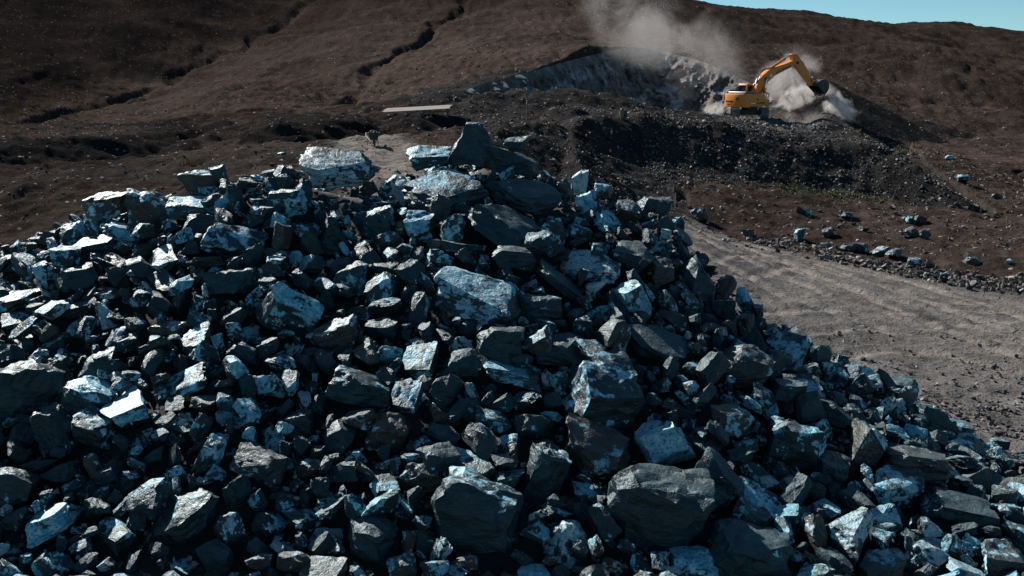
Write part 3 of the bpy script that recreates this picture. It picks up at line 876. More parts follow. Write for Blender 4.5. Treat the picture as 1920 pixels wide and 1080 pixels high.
SKY_PX = [-300, 0, 60, 130, 200, 240, 260, 320, 340, 420, 470, 560, 590, 690, 705, 755, 765, 850, 915, 990, 1010, 1060, 1110, 1190, 1250, 1285, 1310, 1345, 1400, 1440, 1540, 1600, 1690, 1720, 1820, 1920]
SKY_PY = [520, 458, 445, 405, 375, 345, 362, 365, 330, 318, 325, 305, 295, 290, 325, 325, 290, 275, 262, 280, 300, 330, 330, 375, 375, 408, 460, 485, 555, 585, 615, 680, 705, 730, 800, 850]
placed = []
def heap_hit(px, py):
    Ys = np.arange(10.5, 24, 0.02)
    d = ray(px, py); t = Ys / d[1]
    X = d[0] * t; Z = CAM_Z + d[2] * t
    k = np.argmax(Z <= heap(X, Ys))
    if Z[k] > heap(X[k:k + 1], Ys[k:k + 1])[0]:
        k = np.argmin(np.abs(Ys - 20.2))
    return np.array([X[k], Ys[k], Z[k]])
for i, (cx, cy, w, h, roll, style, kind, nm) in enumerate(HERO):
    p = heap_hit(cx, min(cy + h * 0.18, 1075))
    on_crest = p[1] > 19.7
    dist = np.linalg.norm(p - np.array([0, 0, CAM_Z]))
    pc = np.array([0, 0, CAM_Z]) + ray(cx, cy) / np.linalg.norm(ray(cx, cy)) * dist
    sx = w / FPX * dist; sz = h / FPX * dist
    rr = R(abs(roll))
    # un-rotate the traced box into the stone's own width and height
    ww = max(sx * math.cos(rr) - sz * math.sin(rr) * 0.45, sx * 0.7) * 1.06
    hh = max(sz - sx * math.sin(rr) * 0.45, sz * 0.45) * 1.08
    dd = (0.55 * ww + 0.45 * max(hh, 0.6 * ww)) * random.uniform(0.8, 1.0)
    th_ = R(TILT.get(i, 6))
    hh = max((hh - dd * math.sin(th_) * 0.75) / math.cos(th_), hh * 0.5)
    V, F = rock_shape(1000 + i * 7, (ww, dd, hh), style, L=0.24, sit=True)
    tl_ = random.uniform(-3, 17)
    M = Euler((R(TILT.get(i, tl_)), -R(roll), R(random.uniform(-22, 22))), 'XYZ').to_matrix()
    o = Placed()
    o.V, o.F, o.mat, o.loc, o.M, o.hero, o.size, o.shape, o.style = V, F, kind, pc, np.array(M), i, max(ww, hh), None, style
    placed.append(o)
    stamp(dense(V @ o.M.T, F, 2500), pc)

# generic shapes
SHAPES = []
for k in range(46):
    rg = np.random.default_rng(500 + k)
    style = ['block', 'slab', 'boulder', 'wedge', 'block', 'boulder', 'peak'][k % 7]
    dims = np.array([1.0, rg.uniform(0.42, 0.9), rg.uniform(0.34, 0.72)])
    if style == 'slab': dims[2] = rg.uniform(0.18, 0.34)
    V, F = rock_shape(700 + k, dims, style, L=0.45)
    SHAPES.append((V, F, style, dense(V, F, 420)))
def rand_rot(style, flat=0.75):
    if RNG.random() < flat:
        e = Euler((RNG.normal(0, 0.40), RNG.normal(0, 0.42), RNG.uniform(0, 6.283)))
        m = np.array(e.to_matrix())
        tilt = np.array(Euler((R(9), 0, 0)).to_matrix())
        return tilt @ m
    return np.array(Euler(RNG.uniform(0, 6.283, 3)).to_matrix())
KP = [0.36, 0.38, 0.14, 0.12]
def fill(n, smin, smax, limit, tries=7):
    done = 0
    for it in range(n):
        best = None
        k = RNG.integers(len(SHAPES))
        s = smin + (smax - smin) * RNG.random() ** 1.8
        Vd = SHAPES[k][3]
        for tr in range(tries):
            # lower right toe gets fewer
            x = RNG.uniform(-12.2, 10.6); y = RNG.uniform(10.9, 21.3)
            i = int((x - GX0) / GRID); j = int((y - GY0) / GRID)
            if HP[i, j] < -0.05 and RNG.random() < 0.85: continue
            M = rand_rot(SHAPES[k][2])
            P = (Vd @ M.T) * s
            lo, bot, top = raster(P + np.array([x - GX0, y - GY0, 0]))
            i0, j0 = lo; i1, j1 = i0 + bot.shape[0], j0 + bot.shape[1]
            if i0 < 0 or j0 < 0 or i1 > NX or j1 > NY: continue
            gap = np.where(bot < 1e8, HM[i0:i1, j0:j1] - bot, -1e9)
            good = gap[gap > -1e8]
            z = np.sort(good)[int(len(good) * 0.90)] - 0.02 * s
            if y > 17.0 or x > 4.0:
                qx, qy, _ = project(P + np.array([x, y, z]))
                k2 = qy.argmin()
                if qy[k2] < np.interp(qx[k2], SKY_PX, SKY_PY) - 4: continue
            sc = (z - HP[i, j]) / s
            if best is None or sc < best[0]:
                best = (sc, x, y, z, M, P)
        if best is None or best[0] > limit: continue
        sc, x, y, z, M, P = best
        o = Placed()
        o.V, o.F, o.loc, o.M, o.hero, o.size, o.shape = None, None, np.array([x, y, z]), M * s, None, s, k
        o.style = SHAPES[k][2]
        o.mat = KINDS[RNG.choice(4, p=KP)]
        placed.append(o)
        stamp(P, (x, y, z))
        done += 1
    return done
fill(150, 0.55, 0.90, 0.36, 8)
fill(1500, 0.34, 0.62, 0.50, 7)
fill(2400, 0.20, 0.36, 0.70, 5)
fill(2400, 0.09, 0.20, 0.9, 3)

# visible area of each stone, by splatting sample points into a depth buffer
BW, BH = 960, 540
samples = []
for o in placed:
    P = dense(o.V, o.F, 1600) if o.hero is not None else SHAPES[o.shape][3]
    if o.hero is None and o.size > 0.3: P = dense(SHAPES[o.shape][0], SHAPES[o.shape][1], 1100)
    samples.append(P @ o.M.T + o.loc)
def seen_area(shift):
    zb = np.full((BH, BW), 1e9); ib = np.full((BH, BW), -1)
    for i, W in enumerate(samples):
        px, py, dep = project(W - np.array(shift))
        X = (px / 2).astype(int); Y = (py / 2).astype(int)
        for dx in (0, 1):
            for dy in (0, 1):
                xx = X + dx; yy = Y + dy
                ok = (xx >= 0) & (yy >= 0) & (xx < BW) & (yy < BH)
                xk, yk, dk = xx[ok], yy[ok], dep[ok]
                srt = np.argsort(-dk)
                xk, yk, dk = xk[srt], yk[srt], dk[srt]
                m = dk < zb[yk, xk]
                zb[yk[m], xk[m]] = dk[m]; ib[yk[m], xk[m]] = i
    return np.bincount(ib[ib >= 0], minlength=len(placed)).astype(float)
area = seen_area((0, 0, 0))
near_area = area + seen_area((-2.5, 0.5, 0.6)) + seen_area((2.5, 0.5, 0.6))
cpx, cpy, _ = project(np.array([o.loc for o in placed]))
order = sorted(range(len(placed)), key=lambda i: -(area[i] + (1e6 if placed[i].hero is not None else 0)))
N_SINGLE = 268
single = [i for i in order if area[i] > 0][:N_SINGLE]
chosen = set(single)
rest = [i for i in range(len(placed)) if i not in chosen and near_area[i] > 0]

MATWORD = {'slate': 'dark slate', 'patched': 'pale-patched dark', 'pale': 'blue-white', 'brown': 'brownish'}
STYWORD = {'block': 'block', 'slab': 'slab', 'boulder': 'stone', 'wedge': 'wedge', 'peak': 'pointed stone'}
hero_short = {}
used_labels = set()
for i in single:
    if placed[i].hero is not None:
        used_labels.add(HERO[placed[i].hero][7])
heroes = [(HERO[placed[i].hero][0], HERO[placed[i].hero][1], HERO[placed[i].hero][7]) for i in single if placed[i].hero is not None and len(HERO[placed[i].hero][7].split()) <= 10]
def rock_label(i):
    o = placed[i]
    x, y = cpx[i], cpy[i]
    near = sorted(heroes, key=lambda h: (h[0] - x) ** 2 + (h[1] - y) ** 2)
    size = 'large' if area[i] > 700 else 'middle-sized' if area[i] > 330 else 'small'
    for hx, hy, nm in near[:10]:
        a = math.degrees(math.atan2(hy - y, x - hx)) % 360
        dr = ['right of', 'above and right of', 'above', 'above and left of', 'left of', 'below and left of', 'below', 'below and right of'][int(((a + 22.5) % 360) // 45)]
        lab = f"{size} {MATWORD[o.mat]} {STYWORD[o.style]} {dr} the {nm}"
        if len(lab.split()) > 16: continue
        if lab not in used_labels:
            used_labels.add(lab)
            return lab
    return None
mesh_cache = {}
for i in single:
    o = placed[i]
    if o.hero is not None:
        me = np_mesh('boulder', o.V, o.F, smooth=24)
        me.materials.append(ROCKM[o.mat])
        ob = link_mesh('boulder', me)
        ob.matrix_world = Matrix.Translation(o.loc) @ Matrix(o.M).to_4x4()
        tag(ob, HERO[o.hero][7], 'boulder', 'boulders of the rock heap')
    else:
        key = (o.shape, o.mat)
        if key not in mesh_cache:
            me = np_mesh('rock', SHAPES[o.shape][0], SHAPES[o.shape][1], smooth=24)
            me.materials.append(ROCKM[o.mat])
            mesh_cache[key] = me
        lab = rock_label(i)
        if lab is None:
            rest.append(i); continue
        ob = link_mesh('rock', mesh_cache[key])
        ob.matrix_world = Matrix.Translation(o.loc) @ Matrix(o.M).to_4x4()
        tag(ob, lab, 'rock', 'stones of the rock heap')

def merged(name, items, mats, smooth=24):
    """items: (V, F, M3, loc, material index, rnd)"""
    Vs, Fs, Mi, Rn, Rc = [], [], [], [], []
    base = 0
    for V, F, M, loc, mi, rn, s in items:
        Vs.append(V @ M.T + loc); Fs.append(F + base); base += len(V)
        Mi.append(np.full(len(F), mi)); Rn.append(np.full(len(V), rn)); Rc.append(V * s + rn * np.array([91., 37., 53.]))
    me = np_mesh(name, np.concatenate(Vs), np.concatenate(Fs), smooth=smooth, mat_idx=np.concatenate(Mi))
    for m in mats: me.materials.append(m)
    a = me.attributes.new('rnd', 'FLOAT', 'POINT'); a.data.foreach_set('value', np.concatenate(Rn).astype(np.float32))
    a = me.attributes.new('rco', 'FLOAT_VECTOR', 'POINT'); a.data.foreach_set('vector', np.concatenate(Rc).astype(np.float32).ravel())
    return link_mesh(name, me)
items = []
for i in rest:
    o = placed[i]
    V, F = (o.V, o.F) if o.hero is not None else SHAPES[o.shape][:2]
    s = 1.0
    items.append((V, F, o.M, o.loc, KINDS.index(o.mat), random.random(), s))
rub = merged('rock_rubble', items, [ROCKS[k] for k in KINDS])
tag(rub, 'smaller dark rubble filling the gaps between the boulders of the heap', 'rubble', kind='stuff')
# fines under the stones
X, Y = np.meshgrid(np.linspace(-15, 12, 220), np.linspace(10, 25, 130), indexing='ij')
Z = heap(X, Y) - 0.27 + 0.1 * fbm(X * 3, Y * 3, 1.0, 2)
Z = np.where(Y > 22, np.maximum(Z, -0.5), Z)
idx = np.arange(X.size).reshape(X.shape)
F = np.stack([idx[:-1, :-1], idx[1:, :-1], idx[1:, 1:], idx[:-1, 1:]], -1).reshape(-1, 4)
me = np_mesh('heap_core', np.stack([X.ravel(), Y.ravel(), Z.ravel()], 1), F, smooth=180)
FINES = plain('fines', (0.03, 0.031, 0.032), 0.95, wear=0.6, scale=4, bump=0.05)
tag(link_mesh('heap_core', me, FINES), 'fine dark stone dust inside the rock heap', 'rubble', kind='stuff')
print('ROCKS', len(placed), 'single', len(single), 'rest', len(rest))

# ================================================================== LOOSE STONES
PEB = []
for k in range(10):
    rg = np.random.default_rng(900 + k)
    bm = bmesh.new()
    for _ in range(8):
        v = rg.normal(size=3); v /= np.linalg.norm(v)
        bm.verts.new(Vector(v * np.array([0.5, rg.uniform(0.3, 0.45), rg.uniform(0.2, 0.36)])))
    r = bmesh.ops.convex_hull(bm, input=bm.verts)
    bmesh.ops.delete(bm, geom=[v for v in bm.verts if not v.link_faces], context='VERTS')
    bmesh.ops.triangulate(bm, faces=bm.faces)
    bmesh.ops.recalc_face_normals(bm, faces=bm.faces)
    bm.verts.index_update()
    PEB.append((np.array([v.co for v in bm.verts]), np.array([[v.index for v in f.verts] for f in bm.faces])))
    bm.free()
def pebble_material():
    m, n, l, bsdf = new_mat('loose_stone')
    t = NT(m)
    rnd = t.node('ShaderNodeAttribute', attribute_name='rnd').outputs['Fac']
    co = t.node('ShaderNodeNewGeometry').outputs['Position']
    ns = t.noise(co, 9.0, 4, 0.6)
    a = t.mix(t.ramp(rnd, 0.0, 0.6), c4((0.040, 0.041, 0.043)), c4((0.12, 0.113, 0.106)))
    a = t.mix(t.ramp(rnd, 0.72, 0.95), a, c4((0.30, 0.31, 0.315)))
    a = t.mix(t.math('MULTIPLY', t.ramp(ns, 0.4, 0.65), 0.5), a, c4((0.075, 0.066, 0.058)))
    l.new(a, bsdf.inputs['Base Color'])
    bsdf.inputs['Roughness'].default_value = 0.85
    bsdf.inputs['Specular IOR Level'].default_value = 0.15
    bmp = t.node('ShaderNodeBump', {'Strength': 0.6, 'Distance': 0.05}); t.put(bmp.inputs['Height'], ns)
    l.new(bmp.outputs[0], bsdf.inputs['Normal'])
    return m
PEBM = pebble_material()
def pebbles(name, label, xy, size, zfun=terrain, bury=0.12, rbias=1.0):
    n = len(xy)
    z = zfun(xy[:, 0], xy[:, 1])
    Vs, Fs, Rn = [], [], []
    base = 0
    kk = RNG.integers(len(PEB), size=n)
    for k in range(len(PEB)):
        sel = np.where(kk == k)[0]
        if not len(sel): continue
        V, F = PEB[k]
        m = len(sel)
        a = RNG.uniform(0, 6.283, m); b = RNG.normal(0, 0.45, m); c = RNG.normal(0, 0.45, m)
        ca, sa, cb, sb, cc, sc = np.cos(a), np.sin(a), np.cos(b), np.sin(b), np.cos(c), np.sin(c)
        Rm = np.empty((m, 3, 3))
        Rm[:, 0, 0] = ca * cb; Rm[:, 0, 1] = ca * sb * sc - sa * cc; Rm[:, 0, 2] = ca * sb * cc + sa * sc
        Rm[:, 1, 0] = sa * cb; Rm[:, 1, 1] = sa * sb * sc + ca * cc; Rm[:, 1, 2] = sa * sb * cc - ca * sc
        Rm[:, 2, 0] = -sb; Rm[:, 2, 1] = cb * sc; Rm[:, 2, 2] = cb * cc
        W = np.einsum('mij,vj->mvi', Rm, V) * size[sel][:, None, None]
        W += np.stack([xy[sel, 0], xy[sel, 1], z[sel] + size[sel] * bury], 1)[:, None]
        Vs.append(W.reshape(-1, 3))
        Fs.append((F[None] + (np.arange(m) * len(V))[:, None, None]).reshape(-1, 3) + base)
        base += m * len(V)
        Rn.append(np.repeat(RNG.random(m) ** rbias, len(V)))
    me = np_mesh(name, np.concatenate(Vs), np.concatenate(Fs))
    me.materials.append(PEBM)
    at_ = me.attributes.new('rnd', 'FLOAT', 'POINT'); at_.data.foreach_set('value', np.concatenate(Rn).astype(np.float32))
    return tag(link_mesh(name, me), label, 'gravel', kind='stuff')
def uni(n, x0, x1, y0, y1):
    return np.stack([RNG.uniform(x0, x1, n), RNG.uniform(y0, y1, n)], 1)
def sz(n, a, b, p=2.5):
    return a + (b - a) * RNG.random(n) ** p
def px_scatter(n, x0, x1, y0, y1, z=0.0):
    """points on flat ground spread evenly over the ground between two rows of the view"""
    o = np.array([gp(RNG.uniform(x0, x1), RNG.uniform(y0, y1), z)[:2] for _ in range(n)])
    return o
# chips lodged between the stones of the heap
def hm_at(x, y):
    i = np.clip(((x - GX0) / GRID).astype(int), 0, NX - 1); j = np.clip(((y - GY0) / GRID).astype(int), 0, NY - 1)
    return HM[i, j]
xy = uni(26000, -12, 10, 11.2, 20.8)
gapd = hm_at(xy[:, 0], xy[:, 1]) - heap(xy[:, 0], xy[:, 1])
xy = xy[gapd < 0.10][:9000]
chips = pebbles('stone_chips', 'small chips lodged between the stones of the rock heap', xy, sz(len(xy), 0.05, 0.16, 2.0), zfun=hm_at, rbias=1.3)
# gravel beside the heap, thinning out along the road
xy = uni(42000, 3.5, 15.5, 13.5, 27)
keep = RNG.random(len(xy)) < np.clip(1.5 - (xy[:, 1] - 14.5) / 7.5, 0.05, 1) * np.clip(0.4 + fbm(xy[:, 0] * 0.5, xy[:, 1] * 0.5, 1.0, 3), 0.12, 1)
keep &= np.abs(xy[:, 0] / xy[:, 1]) < 0.66
xy = xy[keep]
pebbles('gravel', 'loose grey gravel spread over the road beside the rock heap', xy, sz(len(xy), 0.03, 0.20, 3.0))
xy = uni(13000, 3.5, 30, 24, 47)
xy = xy[(np.abs(xy[:, 0] / xy[:, 1]) < 0.62)]
pebbles('gravel', 'fine gravel scattered across the dirt road', xy, sz(len(xy), 0.02, 0.07, 3))
# windrow along the far edge of the road
t_ = RNG.random(4200)
e0 = np.array(ROADEDGE)
ex = np.interp(t_, [0, 0.12, 1], [10.5, 13, 30]); ey = np.interp(ex, e0[:, 0], e0[:, 1])
wxy = np.stack([ex, ey + 0.75 + RNG.normal(0, 0.65, len(ex))], 1)
pebbles('gravel', 'row of broken stones along the far edge of the road', wxy, sz(len(wxy), 0.06, 0.40, 3.0), rbias=0.8)
xy = uni(6500, 8, 42, 39, 66)
pebbles('gravel', 'stones strewn over the brown earth below the spoil bank', xy, sz(len(xy), 0.05, 0.34, 4.5), rbias=0.8)
# spoil faces
xy = np.concatenate([uni(11000, 7.5, 27, 51, 63), uni(7000, -4, 9, 30, 58)])
inn = inside(xy[:, 0], xy[:, 1], FOOT)
foot = poly_dist(xy[:, 0], xy[:, 1], FOOT, True)
xy2 = xy[inn & (foot < 8)]
pebbles('gravel', 'loose stones on the dark tipped face of the spoil bank', xy2, sz(len(xy2), 0.05, 0.26, 3.6), rbias=1.1)
xy = np.concatenate([uni(2500, 10, 34, 62, 90), uni(3000, -6, 14, 60, 84)])
pebbles('gravel', 'stones on the bench around the excavator', xy, sz(len(xy), 0.06, 0.34, 3.5), rbias=0.7)
tt = RNG.random(500)
xy = np.stack([EXC[0] + RNG.normal(1.0, 3.2, 500), EXC[1] - 4.0 - RNG.random(500) * 3.0], 1)
pebbles('gravel', 'pale broken stones below the excavator tracks', xy, sz(500, 0.1, 0.5, 2.2), rbias=0.45)
xy = uni(7500, -40, 0, 33, 82)
pebbles('gravel', 'stones over the low spoil banks on the left', xy, sz(len(xy), 0.05, 0.26, 4.0), rbias=0.9)
xy = np.concatenate([uni(5000, -90, 60, 86, 190), uni(2000, 30, 75, 88, 160)])
pebbles('gravel', 'stones scattered over the brown hillside', xy, sz(len(xy), 0.08, 0.38, 4.0), rbias=0.8)

# single boulders on the ground, traced: px, py (base), width px, kind, label
GROUND_ROCKS = [
 (1497,452,22,34,'pale','pale upright stone at the left end of the stone row along the road'),
 (1553,446,30,20,'brown','grey stone on the brown earth above the left end of the stone row'),
 (1508,402,34,18,'slate','dark stone beside the green grass patch'),
 (1588,410,28,14,'brown','flat grey stone right of the green grass patch'),
 (1706,444,36,24,'slate','larger of two dark boulders on the brown earth'),
 (1732,446,24,20,'slate','smaller of two dark boulders on the brown earth'),
 (1706,418,22,18,'patched','pale-topped stone above the two dark boulders'),
 (1725,420,26,18,'brown','brown stone beside the pale-topped stone on the earth'),
 (1803,342,26,18,'pale','white boulder at the right foot of the spoil bank'),
 (1870,374,24,14,'slate','dark stone near the right edge below the grey heap'),
 (1822,494,42,24,'slate','dark boulder on the stone row near the right edge'),
 (1768,528,20,16,'slate','lone dark stone lying on the road'),
 (1590,472,42,22,'slate','dark angular stone in the stone row along the road'),
 (1612,474,34,24,'slate','squat dark block in the stone row along the road'),
 (1650,480,40,26,'brown','grey boulder in the middle of the stone row'),
 (1676,482,36,20,'slate','low dark slab in the middle of the stone row'),
 (1545,466,30,14,'brown','flat pale stone near the left end of the stone row'),
 (1712,500,34,22,'patched','mottled stone right of the middle of the stone row'),
 (1745,502,24,18,'slate','small dark block right of the mottled stone in the row'),
 (1620,434,22,12,'slate','low stone on the earth above the stone row'),
 (1403,446,28,22,'brown','clod of brown earth at the road edge beside the heap'),
 (1310,412,36,34,'brown','big clod of brown earth on the mound beside the road'),
 (1895,498,18,14,'brown','small stone at the right end of the stone row'),
 (1400,206,0,0,'',''),
 (570,296,20,10,'patched','pale stone on the slope left of the dirt path'),
 (528,294,18,12,'slate','dark stone on the slope left of the dirt path'),
 (1780,300,20,10,'pale','pale rock on the slope right of the spoil cone'),
]
gi = 0
for (px, py, w, h, kind, lab) in GROUND_ROCKS:
    if not w: continue
    p = hit(px, py, 30, 120)
    dist = np.linalg.norm(p - np.array([0, 0, CAM_Z]))
    W = 0.8 * w / FPX * dist; H = 0.8 * max(h, w * 0.45) / FPX * dist
    V, F = rock_shape(3000 + gi, (W, W * 0.8, H), ['block', 'boulder', 'wedge', 'boulder'][gi % 4], L=0.5)
    gi += 1
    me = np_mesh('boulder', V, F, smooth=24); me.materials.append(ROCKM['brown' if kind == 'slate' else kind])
    ob = link_mesh('boulder', me)
    ob.location = (p[0], p[1], p[2] + H * 0.36)
    ob.rotation_euler = (0, R(random.uniform(-8, 8)), R(random.uniform(-40, 40)))
    tag(ob, lab, 'boulder', 'boulders on the ground away from the heap')

# ================================================================== SHAPE HELPERS FOR MACHINES
def box(bm, c, s, rot=None, bev=0.0):
    g = bmesh.ops.create_cube(bm, size=1.0)
    vs_ = g['verts']
    M = Matrix.Translation(Vector(c)) @ (rot.to_4x4() if rot else Matrix.Identity(4)) @ Matrix.Diagonal((*s, 1.0))
    bmesh.ops.transform(bm, matrix=M, verts=vs_)
    if bev:
        ed = list({e for v in vs_ for e in v.link_edges})
        bmesh.ops.bevel(bm, geom=ed, offset=bev, segments=2, affect='EDGES', profile=0.6)
def prism(bm, prof, y0, y1, bev=0.0):
    a = [bm.verts.new((x, y0, z)) for x, z in prof]
    b = [bm.verts.new((x, y1, z)) for x, z in prof]
    n = len(prof)
    fs = [bm.faces.new(a), bm.faces.new(b[::-1])]
    for i in range(n):
        fs.append(bm.faces.new((a[i], b[i], b[(i + 1) % n], a[(i + 1) % n])))
    if bev:
        ed = list({e for f in fs for e in f.edges})
        bmesh.ops.bevel(bm, geom=ed, offset=bev, segments=2, affect='EDGES', profile=0.6)
def cyl(bm, p, q, r, seg=16, r2=None):
    p = Vector(p); q = Vector(q)
    d = q - p
    M = Matrix.Translation((p + q) / 2) @ d.to_track_quat('Z', 'Y').to_matrix().to_4x4()
    bmesh.ops.create_cone(bm, cap_ends=True, segments=seg, radius1=r, radius2=r if r2 is None else r2, depth=d.length, matrix=M)
def tube(bm, path, r, seg=8):
    path = [Vector(p) for p in path]
    rings = []
    for i, p in enumerate(path):
        t = (path[min(i + 1, len(path) - 1)] - path[max(i - 1, 0)]).normalized()
        q = t.to_track_quat('Z', 'Y')
        rings.append([bm.verts.new(p + q @ Vector((math.cos(a) * r, math.sin(a) * r, 0))) for a in [k * 2 * math.pi / seg for k in range(seg)]])
    for A, B in zip(rings[:-1], rings[1:]):
        for k in range(seg):
            bm.faces.new((A[k], A[(k + 1) % seg], B[(k + 1) % seg], B[k]))
    bm.faces.new(rings[0][::-1]); bm.faces.new(rings[-1])
def bez(p0, p1, p2, n=10):
    p0, p1, p2 = Vector(p0), Vector(p1), Vector(p2)
    return [p0 * (1 - t) ** 2 + p1 * 2 * t * (1 - t) + p2 * t * t for t in [i / (n - 1) for i in range(n)]]

# ================================================================== EXCAVATOR
ORANGE = plain('orange_paint', (0.66, 0.205, 0.016), 0.42, wear=0.55, wear_col=(0.33, 0.13, 0.03), scale=1.6)
STEEL = plain('dusty_steel', (0.115, 0.12, 0.125), 0.6, metal=0.3, wear=0.6, wear_col=(0.20, 0.175, 0.15), scale=4)
BLACK = plain('black_rubber', (0.02, 0.02, 0.021), 0.5, wear=0.3, wear_col=(0.06, 0.055, 0.05))
CHROME = plain('rod_chrome', (0.62, 0.66, 0.68), 0.2, metal=1.0, wear=0.05)
TEALP = plain('dark_teal_sheet', (0.035, 0.075, 0.085), 0.4, wear=0.5, wear_col=(0.16, 0.2, 0.2), scale=3)
BUCKET = plain('bucket_steel', (0.035, 0.033, 0.032), 0.55, metal=0.3, wear=0.6, wear_col=(0.12, 0.095, 0.075), scale=3)
DECALB = plain('black_decal', (0.012, 0.012, 0.013), 0.5, wear=0.1)
DECALW = plain('white_decal', (0.7, 0.72, 0.74), 0.5, wear=0.3)
def glass_mat():
    m, n, l, bsdf = new_mat('tinted_glass')
    t = NT(m)
    bsdf.inputs['Base Color'].default_value = (0.05, 0.065, 0.07, 1)
    ns = t.noise(t.node('ShaderNodeTexCoord').outputs['Object'], 4.0, 4)
    l.new(t.mix(t.ramp(ns, 0.45, 0.8), c4((0.03, 0.045, 0.05)), c4((0.15, 0.16, 0.16))), bsdf.inputs['Base Color'])
    bsdf.inputs['Roughness'].default_value = 0.08
    bsdf.inputs['Transmission Weight'].default_value = 0.35
    bsdf.inputs['Specular IOR Level'].default_value = 0.8
    return m
GLASS = glass_mat()

HEAD = R(29.7)
exc = empty('excavator', tuple(EXC), HEAD)
tag(exc, 'orange tracked excavator tipping its bucket on top of the spoil bank', 'excavator')
def part(name, bm, mat, parent=exc, smooth=35):
    return bm_obj(name, bm, mat, parent, smooth)
UX = 21.45 * math.cos(R(43))
def P2(px, py):                      # side-view pixel -> machine plane
    return ((px - 1426) / UX + 0.25, (169 - py) / 21.45 + 1.85)
# undercarriage, turned against the house
TRK = Matrix.Rotation(R(80.0) - HEAD, 3, 'Z')
def turned(bm):
    bmesh.ops.transform(bm, matrix=TRK.to_4x4(), verts=bm.verts)
    return bm
for s in (-1, 1):
    yc = s * 1.19
    bm = bmesh.new()
    hl, rad = 1.62, 0.45
    per = 4 * hl + 2 * math.pi * rad
    n = 46
    for k in range(n):
        u = (k + 0.5) / n * per
        if u < 2 * hl: x, z, a = -hl + u, 2 * rad + 0.02, 0
        elif u < 2 * hl + math.pi * rad:
            th = (u - 2 * hl) / rad; x, z, a = hl + math.sin(th) * rad, rad + 0.02 + math.cos(th) * rad, th
        elif u < 4 * hl + math.pi * rad: x, z, a = hl - (u - 2 * hl - math.pi * rad), 0.02, math.pi
        else:
            th = (u - 4 * hl - math.pi * rad) / rad; x, z, a = -hl - math.sin(th) * rad, rad + 0.02 - math.cos(th) * rad, math.pi + th
        rot = Matrix.Rotation(a, 3, 'Y')
        box(bm, (x, yc, z), (per / n * 0.94, 0.62, 0.035), rot)
        off = rot @ Vector((0.0, 0, 0.035))
        box(bm, (x + off.x, yc, z + off.z), (0.02, 0.62, 0.04), rot)
    part('track_belt', turned(bm), STEEL, smooth=None)
    bm = bmesh.new()
    prism(bm, [(-1.55, 0.3), (1.55, 0.3), (1.6, 0.5), (1.3, 0.68), (-1.3, 0.68), (-1.6, 0.5)], yc - 0.16, yc + 0.16, 0.02)
    tf = part('track_frame', turned(bm), BLACK)
    for (wx_, wr_, nm) in ((-hl, 0.40, 'sprocket'), (hl, 0.40, 'idler_wheel')):
        bm = bmesh.new(); cyl(bm, (wx_, yc - 0.14, rad + 0.02), (wx_, yc + 0.14, rad + 0.02), wr_, 20)
        part(nm, turned(bm), BLACK, tf)
    for k in range(7):
        bm = bmesh.new(); xr = -1.25 + k * 0.415
        cyl(bm, (xr, yc - 0.2, 0.17), (xr, yc + 0.2, 0.17), 0.11, 12)
        part('track_roller', turned(bm), BLACK, tf)
bm = bmesh.new()
box(bm, (0, 0, 0.62), (1.5, 2.1, 0.34), bev=0.05)
for sx_ in (-0.75, 0.75):
    box(bm, (sx_, 0, 0.52), (0.35, 2.1, 0.28), bev=0.03)
cyl(bm, (0, 0, 0.7), (0, 0, 1.08), 0.68, 28)
part('undercarriage_frame', turned(bm), BLACK)
# house
bm = bmesh.new()
prism(bm, [(-1.3, 1.08), (1.0, 1.08), (1.0, 1.26), (-1.3, 1.26)], -1.33, 1.33, 0.02)
part('revolving_platform', bm, ORANGE)
bm = bmesh.new()
prism(bm, [(-1.15, 1.265), (0.5, 1.265), (0.5, 2.08), (-1.15, 2.12)], -1.34, -0.42, 0.035)
body = part('side_housing', bm, ORANGE)
bm = bmesh.new()
prism(bm, [(-1.15, 1.265), (-0.12, 1.265), (-0.12, 2.08), (-1.15, 2.12)], -0.415, 1.34, 0.035)
part('engine_housing', bm, ORANGE)
bm = bmesh.new()
prism(bm, [(0.51, 1.265), (1.02, 1.265), (1.02, 1.66), (0.51, 1.66)], -1.33, -0.5, 0.03)
part('tool_box', bm, ORANGE)
# counterweight with rounded plan
bm = bmesh.new()
plan = []
for k in range(15):
    a = R(-90 + 180 * k / 14)
    plan.append((-1.18 - 0.82 * max(math.cos(a), 0) ** 0.55, 1.36 * math.sin(a)))
plan = [(-1.16, -1.36)] + plan + [(-1.16, 1.36)]
lev = [(1.02, 0.96), (1.10, 1.0), (1.95, 1.0), (2.10, 0.97), (2.14, 0.90)]
rings = []
for z, f in lev:
    rings.append([bm.verts.new((-1.16 + (x + 1.16) * f, y * (0.97 + 0.03 * f), z)) for x, y in plan])
for A, B in zip(rings[:-1], rings[1:]):
    for k in range(len(A) - 1):
        bm.faces.new((A[k], A[k + 1], B[k + 1], B[k]))
    bm.faces.new((A[-1], A[0], B[0], B[-1]))
bm.faces.new(rings[0]); bm.faces.new(rings[-1][::-1])
cw = part('counterweight', bm, ORANGE, smooth=30)
bm = bmesh.new(); box(bm, (-1.995, 0.35, 1.5), (0.03, 0.85, 0.16), bev=0.01)
part('grille_slot', bm, DECALB, cw)
bm = bmesh.new(); box(bm, (-1.93, 0.45, 1.36), (0.18, 0.62, 0.03), Matrix.Rotation(0.0, 3, 'Z'))
part('reflector_strip', bm, DECALW, cw)
bm = bmesh.new()
rot = Matrix.Rotation(R(20), 3, 'Z')
sh = [(-0.17, 0.13), (0.17, 0.13), (0.14, -0.06), (0, -0.18), (-0.14, -0.06)]
a = [bm.verts.new((-2.0, -0.62 - y_, 1.72 + z_)) for y_, z_ in sh]
